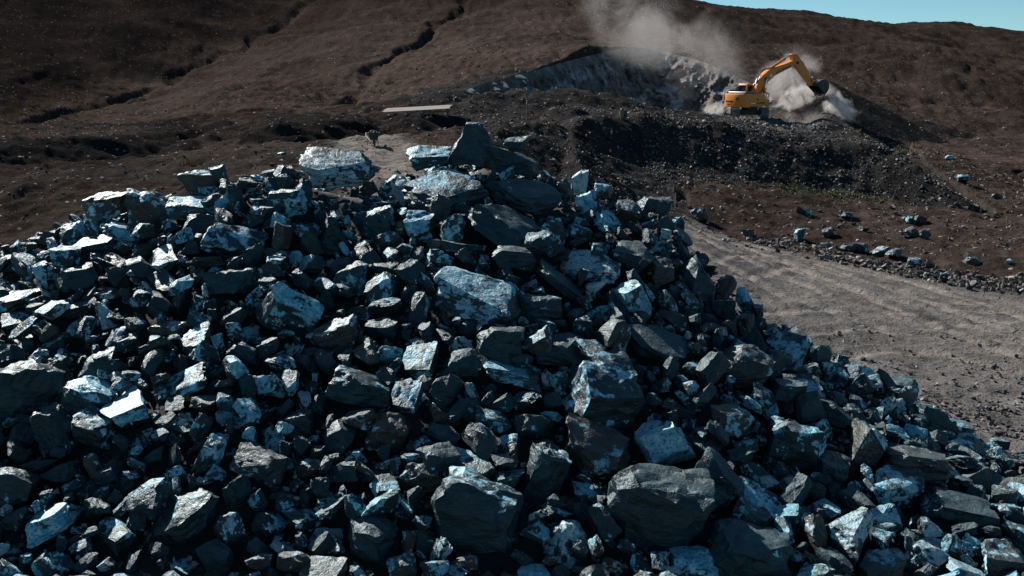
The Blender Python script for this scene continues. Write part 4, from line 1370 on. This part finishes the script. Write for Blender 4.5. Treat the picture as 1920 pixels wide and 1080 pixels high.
b = [bm.verts.new((-1.955, -0.62 - y_, 1.72 + z_)) for y_, z_ in sh]
bm.faces.new(a); bm.faces.new(b[::-1])
for k in range(5): bm.faces.new((a[k], b[k], b[(k + 1) % 5], a[(k + 1) % 5]))
bmesh.ops.rotate(bm, cent=(-1.955, -0.62, 1.7), matrix=rot, verts=bm.verts)
part('shield_emblem', bm, STEEL, cw)
# side trim: dark louvre, stripe, small lettering bars, filler cap
bm = bmesh.new(); prism(bm, [(-0.6, 1.33), (0.45, 1.33), (0.45, 1.45), (-0.45, 1.42)], -1.358, -1.335)
part('louvre', bm, DECALB, body)
bm = bmesh.new(); prism(bm, [(-1.08, 1.30), (-0.63, 1.30), (-0.5, 1.42), (-1.08, 1.39)], -1.357, -1.335)
part('stripe', bm, DECALW, body)
bm = bmesh.new(); cyl(bm, (-0.35, -1.36, 1.66), (-0.35, -1.335, 1.66), 0.09, 14)
part('latch', bm, BLACK, body)
# raised dark bonnet with edge and rails
bm = bmesh.new()
prism(bm, [(-1.55, 2.15), (-0.2, 2.13), (-0.27, 2.30), (-1.48, 2.33)], -1.05, 1.05, 0.04)
hood = part('bonnet', bm, TEALP)
bm = bmesh.new()
tube(bm, [(-1.4, -0.5, 2.32), (-1.4, -0.5, 2.44), (-0.45, -0.5, 2.44), (-0.45, -0.5, 2.3)], 0.025)
tube(bm, [(-1.4, 0.5, 2.32), (-1.4, 0.5, 2.44), (-0.45, 0.5, 2.44), (-0.45, 0.5, 2.3)], 0.025)
part('bonnet_rail', bm, BLACK, hood)
bm = bmesh.new()
cyl(bm, (-0.75, 0.62, 2.3), (-0.75, 0.62, 2.62), 0.10, 14)
cyl(bm, (-0.75, 0.62, 2.62), (-0.83, 0.62, 2.76), 0.08, 14)
part('exhaust_pipe', bm, BLACK)
# cab
cabx0, cabx1, caby0, caby1 = -0.10, 1.40, 0.30, 1.33
bm = bmesh.new()
prism(bm, [(cabx0, 1.265), (cabx1, 1.265), (cabx1 + 0.04, 1.62), (cabx1 - 0.02, 1.75), (cabx0, 1.75)], caby0, caby1, 0.03)
cab = part('cab', bm, ORANGE)
bm = bmesh.new()
prism(bm, [(cabx0 - 0.05, 2.82), (cabx1 - 0.22, 2.82), (cabx1 - 0.30, 2.95), (cabx0, 2.97)], caby0 - 0.03, caby1 + 0.03, 0.04)
part('cab_roof', bm, ORANGE, cab)
bm = bmesh.new()
for (xb, xt) in ((cabx0 + 0.03, cabx0 + 0.03), (0.72, 0.72), (cabx1 - 0.02, cabx1 - 0.28)):
    for yy in (caby0 + 0.04, caby1 - 0.04):
        wdt = 0.16 if xb < 0.1 else 0.09
        a = [(xb - wdt / 2, 1.74), (xb + wdt / 2, 1.74), (xt + wdt / 2, 2.83), (xt - wdt / 2, 2.83)]
        prism(bm, a, yy - 0.04, yy + 0.04)
part('cab_pillars', bm, ORANGE, cab)
panes = [((0.13, 1.76), (0.66, 1.76), (0.66, 2.80), (0.13, 2.80)), ((0.78, 1.76), (cabx1 - 0.08, 1.76), (cabx1 - 0.34, 2.80), (0.78, 2.80))]
for yy in (caby0 + 0.035, caby1 - 0.035):
    for pn in panes:
        bm = bmesh.new(); prism(bm, pn, yy - 0.008, yy + 0.008)
        part('side_pane', bm, GLASS, cab)
bm = bmesh.new(); box(bm, (cabx0 + 0.02, (caby0 + caby1) / 2, 2.28), (0.015, caby1 - caby0 - 0.18, 1.02))
part('rear_pane', bm, GLASS, cab)
bm = bmesh.new(); prism(bm, [(cabx1 - 0.0, 1.76), (cabx1 + 0.015, 1.76), (cabx1 - 0.265, 2.82), (cabx1 - 0.28, 2.82)], caby0 + 0.09, caby1 - 0.09)
part('windscreen', bm, GLASS, cab)
bm = bmesh.new(); box(bm, (0.55, 0.82, 1.85), (0.5, 0.5, 0.2), bev=0.05); box(bm, (0.33, 0.82, 2.2), (0.14, 0.48, 0.6), bev=0.05)
part('seat', bm, BLACK, cab)
bm = bmesh.new(); cyl(bm, (1.2, 0.9, 2.96), (1.2, 0.9, 3.10), 0.09, 12)
part('beacon', bm, BLACK, cab)
bm = bmesh.new(); tube(bm, [(-0.2, 1.42, 2.1), (-0.2, 1.42, 2.75), (-0.1, 1.42, 2.88), (0.1, 1.42, 2.9), (0.15, 1.38, 2.7)], 0.035)
part('handrail', bm, BLACK)
bm = bmesh.new(); tube(bm, [(0.6, -1.3, 1.62), (0.6, -1.3, 2.2), (0.95, -1.3, 2.2), (0.95, -1.3, 1.62)], 0.025)
part('handrail', bm, ORANGE)
# boom: box section following the bent profile
bw = 0.26
up = [P2(1422, 172), P2(1429, 146), P2(1437, 131), P2(1447, 122), P2(1456, 117.5), P2(1475, 110), P2(1494, 102), P2(1503, 101)]
dn = [P2(1505, 107), P2(1501, 110.5), P2(1480, 119), P2(1460, 130), P2(1448, 141), P2(1441, 154), P2(1435, 172), P2(1428, 179)]
bm = bmesh.new(); prism(bm, up + dn, -bw - 0.12, bw - 0.12, 0.02)
boom = part('boom', bm, ORANGE, smooth=25)
BY = -0.12
bm = bmesh.new()
pz = P2(1443.5, 136); cyl(bm, (pz[0], BY - 0.36, pz[1]), (pz[0], BY + 0.36, pz[1]), 0.12, 16)
part('boom_pin', bm, BLACK, boom)
pk = P2(1453, 130.5)
bm = bmesh.new(); cyl(bm, (pk[0], BY - bw - 0.012, pk[1]), (pk[0], BY - bw + 0.01, pk[1]), 0.15, 20)
part('round_emblem', bm, DECALW, boom)
# maker's name
def text_mesh(txt, size):
    cu = bpy.data.curves.new('lettering', 'FONT')
    cu.body = txt; cu.size = size; cu.extrude = 0.006; cu.align_x = 'CENTER'; cu.align_y = 'CENTER'
    cu.offset = 0.008
    o = bpy.data.objects.new('lettering_source', cu)
    C.objects.link(o)
    dg = bpy.context.evaluated_depsgraph_get()
    me = bpy.data.meshes.new_from_object(o.evaluated_get(dg))
    bpy.data.objects.remove(o)
    return me
me = text_mesh('HYUNDAI', 0.40)
tx = link_mesh('lettering', me, DECALB, boom)
pa, pb = P2(1462, 125.5), P2(1488, 113)
sl = math.atan2(pb[1] - pa[1], pb[0] - pa[0])
tx.matrix_local = Matrix.Translation(((pa[0] + pb[0]) / 2, BY - bw - 0.008, (pa[1] + pb[1]) / 2)) @ Matrix.Rotation(-sl, 4, 'Y') @ Matrix.Rotation(math.pi / 2, 4, 'X') @ Matrix.Diagonal((1.0, 0.85, 1, 1))
# boom rams
for s in (-1, 1):
    yy = BY + s * 0.40
    b0 = (0.9, yy, 1.36); b1 = (pz[0], yy, pz[1])
    mid = Vector(b0).lerp(Vector(b1), 0.60)
    bm = bmesh.new(); cyl(bm, b0, mid, 0.10, 14); cyl(bm, Vector(b0).lerp(Vector(b1), 0.56), Vector(b0).lerp(Vector(b1), 0.63), 0.125, 14)
    rm = part('boom_ram', bm, ORANGE)
    bm = bmesh.new(); cyl(bm, mid, b1, 0.05, 12)
    part('ram_rod', bm, CHROME, rm)
# stick ram
a_, b_ = P2(1453.5, 118), P2(1491, 92.5)
A3, B3 = Vector((a_[0], BY, a_[1])), Vector((b_[0], BY, b_[1]))
bm = bmesh.new(); cyl(bm, A3, A3.lerp(B3, 0.70), 0.105, 14); cyl(bm, A3.lerp(B3, 0.66), A3.lerp(B3, 0.73), 0.13, 14)
box(bm, A3, (0.3, 0.4, 0.24), bev=0.03)
rm = part('stick_ram', bm, ORANGE)
bm = bmesh.new(); cyl(bm, A3.lerp(B3, 0.70), B3, 0.055, 12)
part('ram_rod', bm, CHROME, rm)
# stick
prof = [P2(1489, 92), P2(1492, 90), P2(1500, 91), P2(1504.5, 97), P2(1513, 107), P2(1520, 120), P2(1528, 133), P2(1537, 143), P2(1536.5, 147.5), P2(1531, 149), P2(1519, 136), P2(1508, 122), P2(1498, 112), P2(1496, 106)]
bm = bmesh.new(); prism(bm, prof, BY - 0.21, BY + 0.21, 0.02)
stick = part('stick', bm, ORANGE, smooth=25)
pp = P2(1500.5, 106.5)
bm = bmesh.new(); cyl(bm, (pp[0], BY - 0.34, pp[1]), (pp[0], BY + 0.34, pp[1]), 0.13, 16)
part('stick_pin', bm, BLACK, stick)
a_, b_ = P2(1511, 102), P2(1532, 134)
A3, B3 = Vector((a_[0], BY, a_[1])), Vector((b_[0], BY, b_[1]))
bm = bmesh.new(); cyl(bm, A3, A3.lerp(B3, 0.72), 0.09, 14)
rm = part('bucket_ram', bm, ORANGE)
bm = bmesh.new(); cyl(bm, A3.lerp(B3, 0.72), B3, 0.045, 12)
part('ram_rod', bm, CHROME, rm)
bm = bmesh.new()
l0, l1, l2 = P2(1529, 140), P2(1532, 133), P2(1541, 140)
for s in (-1, 1):
    y_ = BY + s * 0.26
    cyl(bm, (l0[0], y_, l0[1]), (l1[0], y_, l1[1]), 0.06, 10)
    cyl(bm, (l1[0], y_ * 0.6, l1[1]), (l2[0], y_ * 0.6, l2[1]), 0.06, 10)
part('bucket_linkage', bm, STEEL, smooth=40)
# bucket: curved shell with side plates, teeth
outer = [P2(1541, 138.5), P2(1548, 137), P2(1554, 139.5), P2(1557.5, 146), P2(1557.5, 154), P2(1555, 160), P2(1551.5, 165)]
ctrb = P2(1545, 151)
inner = [(x + (ctrb[0] - x) * 0.1, z + (ctrb[1] - z) * 0.1) for x, z in outer]
bm = bmesh.new()
W2 = 0.62
prism(bm, outer + inner[::-1], BY - W2, BY + W2)
side = [P2(1534, 147)] + outer
for s in (-1, 1):
    prism(bm, side, BY + s * W2 - 0.03, BY + s * W2 + 0.03)
prism(bm, [P2(1533, 149), P2(1534, 144.5), P2(1541.5, 138), P2(1543.5, 141), P2(1537, 148)], BY - 0.30, BY + 0.30)
prism(bm, [P2(1532.5, 146), P2(1541, 138.5), P2(1541.5, 141), P2(1534, 149)], BY - W2, BY + W2)
bucket = part('bucket', bm, BUCKET, smooth=35)
tip = P2(1551.5, 165); tb = P2(1553.5, 161.5)
for k in range(5):
    y_ = BY - W2 + 0.1 + k * (2 * W2 - 0.2) / 4
    bm = bmesh.new()
    prism(bm, [tb, (tb[0] - 0.12, tb[1] - 0.02), (tip[0] - 0.16, tip[1] - 0.16), (tip[0] - 0.06, tip[1] - 0.18)], y_ - 0.05, y_ + 0.05)
    part('bucket_tooth', bm, STEEL, bucket)
# hoses
for s, (q0, q1, q2) in enumerate([(P2(1431, 147), P2(1434, 125), P2(1452, 117)), (P2(1430, 150), P2(1437, 121), P2(1450, 119)), (P2(1428, 158), P2(1431, 140), P2(1438, 128))]):
    bm = bmesh.new(); yy = BY - 0.12 + 0.12 * s
    tube(bm, bez((q0[0] - 0.1, yy, q0[1]), (q1[0] - 0.1, yy, q1[1] + 0.25), (q2[0], yy, q2[1] + 0.05), 12), 0.035)
    part('hydraulic_hose', bm, BLACK, boom)
for s in range(2):
    bm = bmesh.new(); yy = BY - 0.45 - 0.1 * s
    tube(bm, bez((0.75, yy, 2.35), (1.75 + 0.25 * s, yy, 2.3), (1.15, yy, 1.35), 12), 0.03)
    part('hydraulic_hose', bm, BLACK)
bm = bmesh.new()
for s in (-1, 1):
    prism(bm, [(0.05, 1.265), (0.75, 1.265), (0.55, 2.1), (0.2, 2.1)], BY + s * 0.30 - 0.03, BY + s * 0.30 + 0.03)
part('boom_bracket', bm, ORANGE)

# soil pouring from the bucket
Rz = Matrix.Rotation(HEAD, 3, 'Z')
bt = P2(1545, 158)
top_ = Rz @ Vector((bt[0] - 0.02, BY, bt[1])) + Vector(EXC)
n = 520
f = RNG.random(n)
hgt = 1.9
xyz = np.stack([top_.x + RNG.normal(0, 1, n) * (0.16 + 0.20 * f) + 0.15 * f, top_.y + RNG.normal(0, 1, n) * (0.28 + 0.2 * f), top_.z - 0.05 - f * hgt], 1)
zz = xyz[:, 2].copy()
pebbles('falling_soil', 'dark soil pouring out of the excavator bucket', xyz[:, :2], sz(n, 0.05, 0.22, 2.5), zfun=lambda a, b: zz, rbias=2.5)['category'] = 'soil'

# ================================================================== WHEELBARROW
GREEN = plain('green_barrow_paint', (0.028, 0.042, 0.030), 0.6, wear=0.5, wear_col=(0.08, 0.06, 0.04), scale=5)
wb = hit(700, 273, 36, 70)
wb = np.array([wb[0], wb[1], terrain(np.array([wb[0]]), np.array([wb[1]]))[0]])
k_ = wb[1] / 47.0
bar = empty('wheelbarrow', tuple(wb + [0, 0, 0.0]), R(180 + 12))
bar.scale = (k_,) * 3
tag(bar, 'dark green wheelbarrow standing on the dirt path with its wheel in front', 'wheelbarrow')
def wpart(name, bm, mat, parent=bar, smooth=35): return bm_obj(name, bm, mat, parent, smooth)
bm = bmesh.new()    # local +Y = wheel end
lo = [(-0.17, -0.28, 0.30), (0.17, -0.28, 0.30), (0.15, 0.20, 0.26), (-0.15, 0.20, 0.26)]
hi = [(-0.31, -0.42, 0.58), (0.31, -0.42, 0.58), (0.28, 0.42, 0.60), (-0.28, 0.42, 0.60)]
A = [bm.verts.new(v) for v in lo]; B = [bm.verts.new(v) for v in hi]
Bi = [bm.verts.new((x * 0.94, y * 0.95, z)) for x, y, z in hi]; Ai = [bm.verts.new((x * 0.9, y * 0.92, z + 0.02)) for x, y, z in lo]
bm.faces.new(A[::-1]); bm.faces.new(Ai)
for k in range(4):
    j = (k + 1) % 4
    bm.faces.new((A[k], A[j], B[j], B[k])); bm.faces.new((B[k], B[j], Bi[j], Bi[k])); bm.faces.new((Bi[k], Bi[j], Ai[j], Ai[k]))
tray = wpart('tray', bm, GREEN, smooth=None)
bm = bmesh.new(); tube(bm, [Vector(h) for h in hi] + [Vector(hi[0])], 0.014, 6)
wpart('rim', bm, GREEN, tray)
for s in (-1, 1):
    bm = bmesh.new(); tube(bm, [(s * 0.07, 0.52, 0.19), (s * 0.2, -0.1, 0.29), (s * 0.27, -0.5, 0.38), (s * 0.29, -0.82, 0.52)], 0.02, 8)
    h_ = wpart('handle', bm, BLACK)
    bm = bmesh.new(); tube(bm, [(s * 0.22, -0.2, 0.30), (s * 0.25, -0.24, 0.02), (s * 0.25, -0.34, 0.0)], 0.018, 8)
    wpart('leg', bm, BLACK)
bm = bmesh.new(); bmesh.ops.create_circle  # tyre as torus
for k in range(20):
    pass
def torus(bm, c, R0, r0, n=22, m=9):
    rings = []
    for i in range(n):
        a = 2 * math.pi * i / n
        rings.append([bm.verts.new((c[0] + r0 * math.sin(b) * 1.1, c[1] + (R0 + r0 * math.cos(b)) * math.cos(a), c[2] + (R0 + r0 * math.cos(b)) * math.sin(a))) for b in [2 * math.pi * j / m for j in range(m)]])
    for i in range(n):
        A_, B_ = rings[i], rings[(i + 1) % n]
        for j in range(m): bm.faces.new((A_[j], A_[(j + 1) % m], B_[(j + 1) % m], B_[j]))
torus(bm, (0, 0.54, 0.19), 0.145, 0.045)
wh = wpart('wheel', bm, BLACK)
bm = bmesh.new(); cyl(bm, (-0.03, 0.54, 0.19), (0.03, 0.54, 0.19), 0.11, 16); cyl(bm, (-0.09, 0.54, 0.19), (0.09, 0.54, 0.19), 0.02, 8)
wpart('wheel_hub', bm, STEEL, wh)
# its load
items = []
for k in range(16):
    V, F = SHAPES[k][:2]
    s = random.uniform(0.12, 0.22)
    items.append((V, F, np.array(Euler((random.random() * 6,) * 3).to_matrix()) * s, np.array([random.uniform(-0.17, 0.17), random.uniform(-0.22, 0.25), 0.56 + random.uniform(0, 0.08)]), 1, random.random(), 1.0))
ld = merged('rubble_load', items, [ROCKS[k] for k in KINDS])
ld.matrix_world = Matrix.Translation(Vector(wb)) @ Matrix.Rotation(R(192), 4, 'Z') @ Matrix.Scale(k_, 4)
tag(ld, 'small load of broken stone lying in the wheelbarrow', 'rubble', kind='stuff')

# ================================================================== POLE WITH HORN LOUDSPEAKER
WOOD = plain('weathered_wood', (0.20, 0.125, 0.085), 0.85, wear=0.6, wear_col=(0.10, 0.07, 0.05), scale=8, bump=0.02)
TEAL = plain('teal_horn', (0.06, 0.22, 0.27), 0.5, wear=0.3)
pb_ = hit(988, 226, 40, 75)
pole = empty('speaker_pole', tuple(pb_ - [0, 0, 0.15]))
tag(pole, 'crooked wooden pole carrying a teal horn on the spoil bank', 'pole')
k_ = (226 - 168) / FPX * np.linalg.norm(pb_ - np.array([0, 0, CAM_Z]))
bm = bmesh.new(); tube(bm, [(0.04, 0, 0), (0.03, 0, k_ * 0.35), (0.0, 0, k_ * 0.6), (0.02, 0, k_ * 0.85), (0.0, 0, k_ + 0.2)], 0.045, 10)
bm_obj('post', bm, WOOD, pole, 40)
bm = bmesh.new(); prism(bm, [(-0.10, k_ * 0.86), (0.14, k_ * 0.84), (0.04, k_ * 1.02), (-0.02, k_ * 1.02)], -0.06, 0.06)
bm_obj('bracket_board', bm, WOOD, pole)
bm = bmesh.new()
seg = 24; prof = [(0.03, -0.20), (0.045, -0.05), (0.09, 0.06), (0.19, 0.14), (0.20, 0.15), (0.18, 0.135), (0.075, 0.055), (0.02, -0.04)]
rings = []
for r_, h_ in prof:
    rings.append([bm.verts.new((math.cos(a) * r_, h_, math.sin(a) * r_)) for a in [2 * math.pi * i / seg for i in range(seg)]])
for A, B in zip(rings[:-1], rings[1:]):
    for k in range(seg): bm.faces.new((A[k], A[(k + 1) % seg], B[(k + 1) % seg], B[k]))
bm.faces.new(rings[0]); bm.faces.new(rings[-1])
hn = bm_obj('horn', bm, TEAL, pole, 40)
hn.location = (0.26, -0.02, k_ + 0.12); hn.rotation_euler = (R(0), R(0), R(150)); hn.scale = (1.05,) * 3
bm = bmesh.new(); cyl(bm, (0.02, 0, k_ + 0.14), (0.24, 0, k_ + 0.13), 0.05, 10)
bm_obj('driver', bm, STEEL, pole, 40)

# ================================================================== BOARD ROOF OVER THE HOLLOW
BOARD = plain('grey_boards', (0.15, 0.125, 0.108), 0.85, wear=0.8, wear_col=(0.07, 0.055, 0.045), scale=2.5, bump=0.01)
ra = at(716, 211, 67.0); rb = at(845, 204, 67.0)
roof = empty('board_roof', tuple((ra + rb) / 2), 0)
tag(roof, 'flat roof of pale boards over the dark hollow in the workings', 'shelter')
Lr = rb[0] - ra[0]
slope = math.atan2(rb[2] - ra[2], Lr)
nb = 9
for k in range(nb):
    bm = bmesh.new()
    yy = -0.2 + k * 0.34
    box(bm, (random.uniform(-0.08, 0.08), yy, 0.02 + 0.055 * (yy + 0.2)), (Lr * random.uniform(0.96, 1.0), 0.325, 0.06), Matrix.Rotation(0.055, 3, 'X'), bev=0.008)
    o = bm_obj('board', bm, BOARD, roof)
    o.rotation_euler = (0, -slope, 0)
bm = bmesh.new(); cyl(bm, (Lr * 0.5 * 0.42, -0.05, -1.5), (Lr * 0.5 * 0.42, -0.05, 0.04), 0.08, 10)
bm_obj('post', bm, WOOD, roof, 40)
bm = bmesh.new(); cyl(bm, (Lr * 0.5 * 0.9, 0.2, -1.5), (Lr * 0.5 * 0.9, 0.2, 0.08), 0.07, 10)
bm_obj('post', bm, WOOD, roof, 40)
bm = bmesh.new(); box(bm, (Lr * 0.2, -0.1, -0.08), (Lr * 0.6, 0.12, 0.12), Matrix.Rotation(-slope, 3, 'Y'), bev=0.01)
bm_obj('beam', bm, WOOD, roof)

# sacks and odds and ends lying on the workings
def bundle(px, py, w, h, mat, mat2, name, lab, cat):
    p = hit(px, py, 40, 100)
    k = w / FPX * np.linalg.norm(p - np.array([0, 0, CAM_Z])); hh = h / w * k
    root = empty(name, tuple(p)); tag(root, lab, cat)
    for i, (ox, sx_, sz_, mt, nm) in enumerate([(-0.08, 0.62, 1.0, mat, 'sack'), (0.26, 0.5, 0.95, mat2, 'sack'), (-0.12, 0.3, 0.35, mat2, 'tied_neck')]):
        V, F = rock_shape(4200 + i + int(px), (k * sx_, k * 0.6, hh * sz_), 'boulder', L=0.35)
        me = np_mesh(nm, V, F, smooth=70); me.materials.append(mt)
        o = link_mesh(nm, me, parent=root)
        o.location = (ox * k, 0, hh * (0.45 if i < 2 else 0.95))
CANVAS = plain('tan_canvas', (0.21, 0.155, 0.11), 0.9, wear=0.4, scale=3)
TARP = plain('dark_tarp', (0.02, 0.026, 0.034), 0.5, wear=0.4, wear_col=(0.12, 0.13, 0.14), scale=5)
bundle(1168, 221, 17, 15, CANVAS, BLACK, 'sack_bundle', 'tan and black sacks standing on the bench behind the pole', 'sacks')
bundle(858, 192, 20, 9, TARP, TARP, 'sack_bundle', 'dark sacks lying by the right end of the board roof', 'sacks')

# ================================================================== GRASS AND SHRUBS
GRASS = plain('dull_grass', (0.085, 0.095, 0.030), 0.8, wear=0.6, wear_col=(0.13, 0.11, 0.05), scale=3)
DRY = plain('dry_grass', (0.20, 0.155, 0.075), 0.85, wear=0.5, scale=3)
def tuft_mesh(name, xy, hgt, nbl, mat, spread=0.12, lab=''):
    V, F = [], []
    z = terrain(xy[:, 0], xy[:, 1])
    for (x, y), z0 in zip(xy, z):
        for b in range(nbl):
            a = random.uniform(0, 6.283); rr = spread * math.sqrt(random.random())
            bx, by = x + rr * math.cos(a), y + rr * math.sin(a)
            h_ = hgt * random.uniform(0.4, 1.0); w = 0.012 * random.uniform(0.7, 1.6) * (1 + hgt * 3)
            a2 = random.uniform(0, 6.283); ln = h_ * random.uniform(0.2, 0.9)
            i = len(V)
            V += [(bx - w * math.sin(a2), by + w * math.cos(a2), z0 - 0.03), (bx + w * math.sin(a2), by - w * math.cos(a2), z0 - 0.03),
                  (bx + ln * 0.4 * math.cos(a2), by + ln * 0.4 * math.sin(a2), z0 + h_ * 0.65), (bx + ln * math.cos(a2), by + ln * math.sin(a2), z0 + h_)]
            F += [(i, i + 1, i + 2), (i + 1, i + 3, i + 2)]
    me = np_mesh(name, np.array(V), np.array(F)); me.materials.append(mat)
    return tag(link_mesh(name, me), lab, 'grass', kind='stuff')
c0 = gp(1535, 398)
xy = np.stack([c0[0] + RNG.normal(0, 1.3, 420), c0[1] + RNG.normal(0, 1.0, 420)], 1)
xy[:, 0] -= (xy[:, 1] - c0[1]) * 0.8
tuft_mesh('grass_patch', xy, 0.16, 9, GRASS, 0.14, 'low green grass growing at the foot of the spoil bank')
xs = []
for (px, py, n_, sp) in [(30, 195, 60, 3.0), (600, 182, 70, 3.2), (430, 165, 6, 0.6), (260, 188, 6, 0.7), (155, 202, 6, 0.6), (320, 155, 5, 0.5), (365, 310, 7, 0.25), (1700, 285, 25, 1.5), (545, 190, 30, 3.0)]:
    p = hit(px, py, 30, 200)
    xs.append(np.stack([p[0] + RNG.normal(0, sp, n_), p[1] + RNG.normal(0, sp, n_)], 1))
tuft_mesh('dry_grass', np.concatenate(xs), 0.34, 22, DRY, 0.3, 'dry yellowish grass tufts on the hillside and banks')

# ================================================================== DUST
def dust(name, px, py, Y, rx, ry, rz, tilt, dens, scale, soft, thr, lab, seed, col=(0.95, 0.91, 0.88), aniso=0.25):
    m = bpy.data.materials.new(name); m.use_nodes = True
    n = m.node_tree.nodes; l = m.node_tree.links
    n.remove(n['Principled BSDF'])
    out = n['Material Output']
    t = NT(m)
    vol = n.new('ShaderNodeVolumePrincipled')
    vol.inputs['Color'].default_value = (*col, 1)
    vol.inputs['Anisotropy'].default_value = aniso
    vol.inputs['Density'].default_value = 0
    co = t.node('ShaderNodeTexCoord').outputs['Object']
    p2 = t.vmath('ADD', t.vmath('MULTIPLY', co, (rx / rz, ry / rz, 1.0)), (seed * 3.1, seed * 1.7, seed * 0.9))
    ns = t.noise(p2, scale, 8, 0.68, 0.6)
    r = t.vmath('LENGTH', co)
    fall = t.ramp(r, 1.0, soft)
    v = t.math('ADD', ns, t.math('MULTIPLY', t.math('SUBTRACT', fall, 1.0), 0.32))
    d = t.math('MULTIPLY', t.math('MULTIPLY', t.ramp(v, thr, thr + 0.16), fall), dens)
    l.new(d, vol.inputs['Density'])
    l.new(vol.outputs[0], out.inputs['Volume'])
    bm = bmesh.new()
    bmesh.ops.create_icosphere(bm, subdivisions=3, radius=1.0)
    me = bpy.data.meshes.new(name); bm.to_mesh(me); bm.free()
    me.materials.append(m)
    o = link_mesh(name, me)
    o.location = at(px, py, Y)
    o.scale = (rx, ry, rz)
    o.rotation_euler = (0, R(tilt), 0)
    tag(o, lab, 'dust', kind='stuff')
s_ = 87 / FPX
dust('dust_cloud', 1508, 182, 92.2, 105 * s_, 1.8, 56 * s_, -14, 1.7, 1.9, 0.12, 0.35, 'bright billow of dust left of the pouring soil', 1)
dh_ = hit(1572, 216, 70, 110)
dust('dust_cloud', 1576, 206, dh_[1] - 0.2, 76 * s_, 1.9, 46 * s_, 42, 1.7, 1.9, 0.12, 0.35, 'bright dust tumbling down the slope right of the pouring soil', 2)
dust('dust_cloud', 1470, 140, 94.0, 130 * s_, 2.5, 85 * s_, -25, 0.36, 1.6, 0.05, 0.34, 'thin dust rising behind the excavator boom', 3)
dust('dust_cloud', 1250, 72, 108, 470 * s_, 6.0, 175 * s_, 30, 0.075, 1.8, 0.02, 0.32, 'wide veil of dust drifting over the pit', 4, (0.9, 0.88, 0.87))
dust('dust_cloud', 1345, 205, 94, 70 * s_, 2.2, 34 * s_, -15, 0.5, 1.7, 0.05, 0.36, 'low dust trailing on the ground behind the excavator', 5)
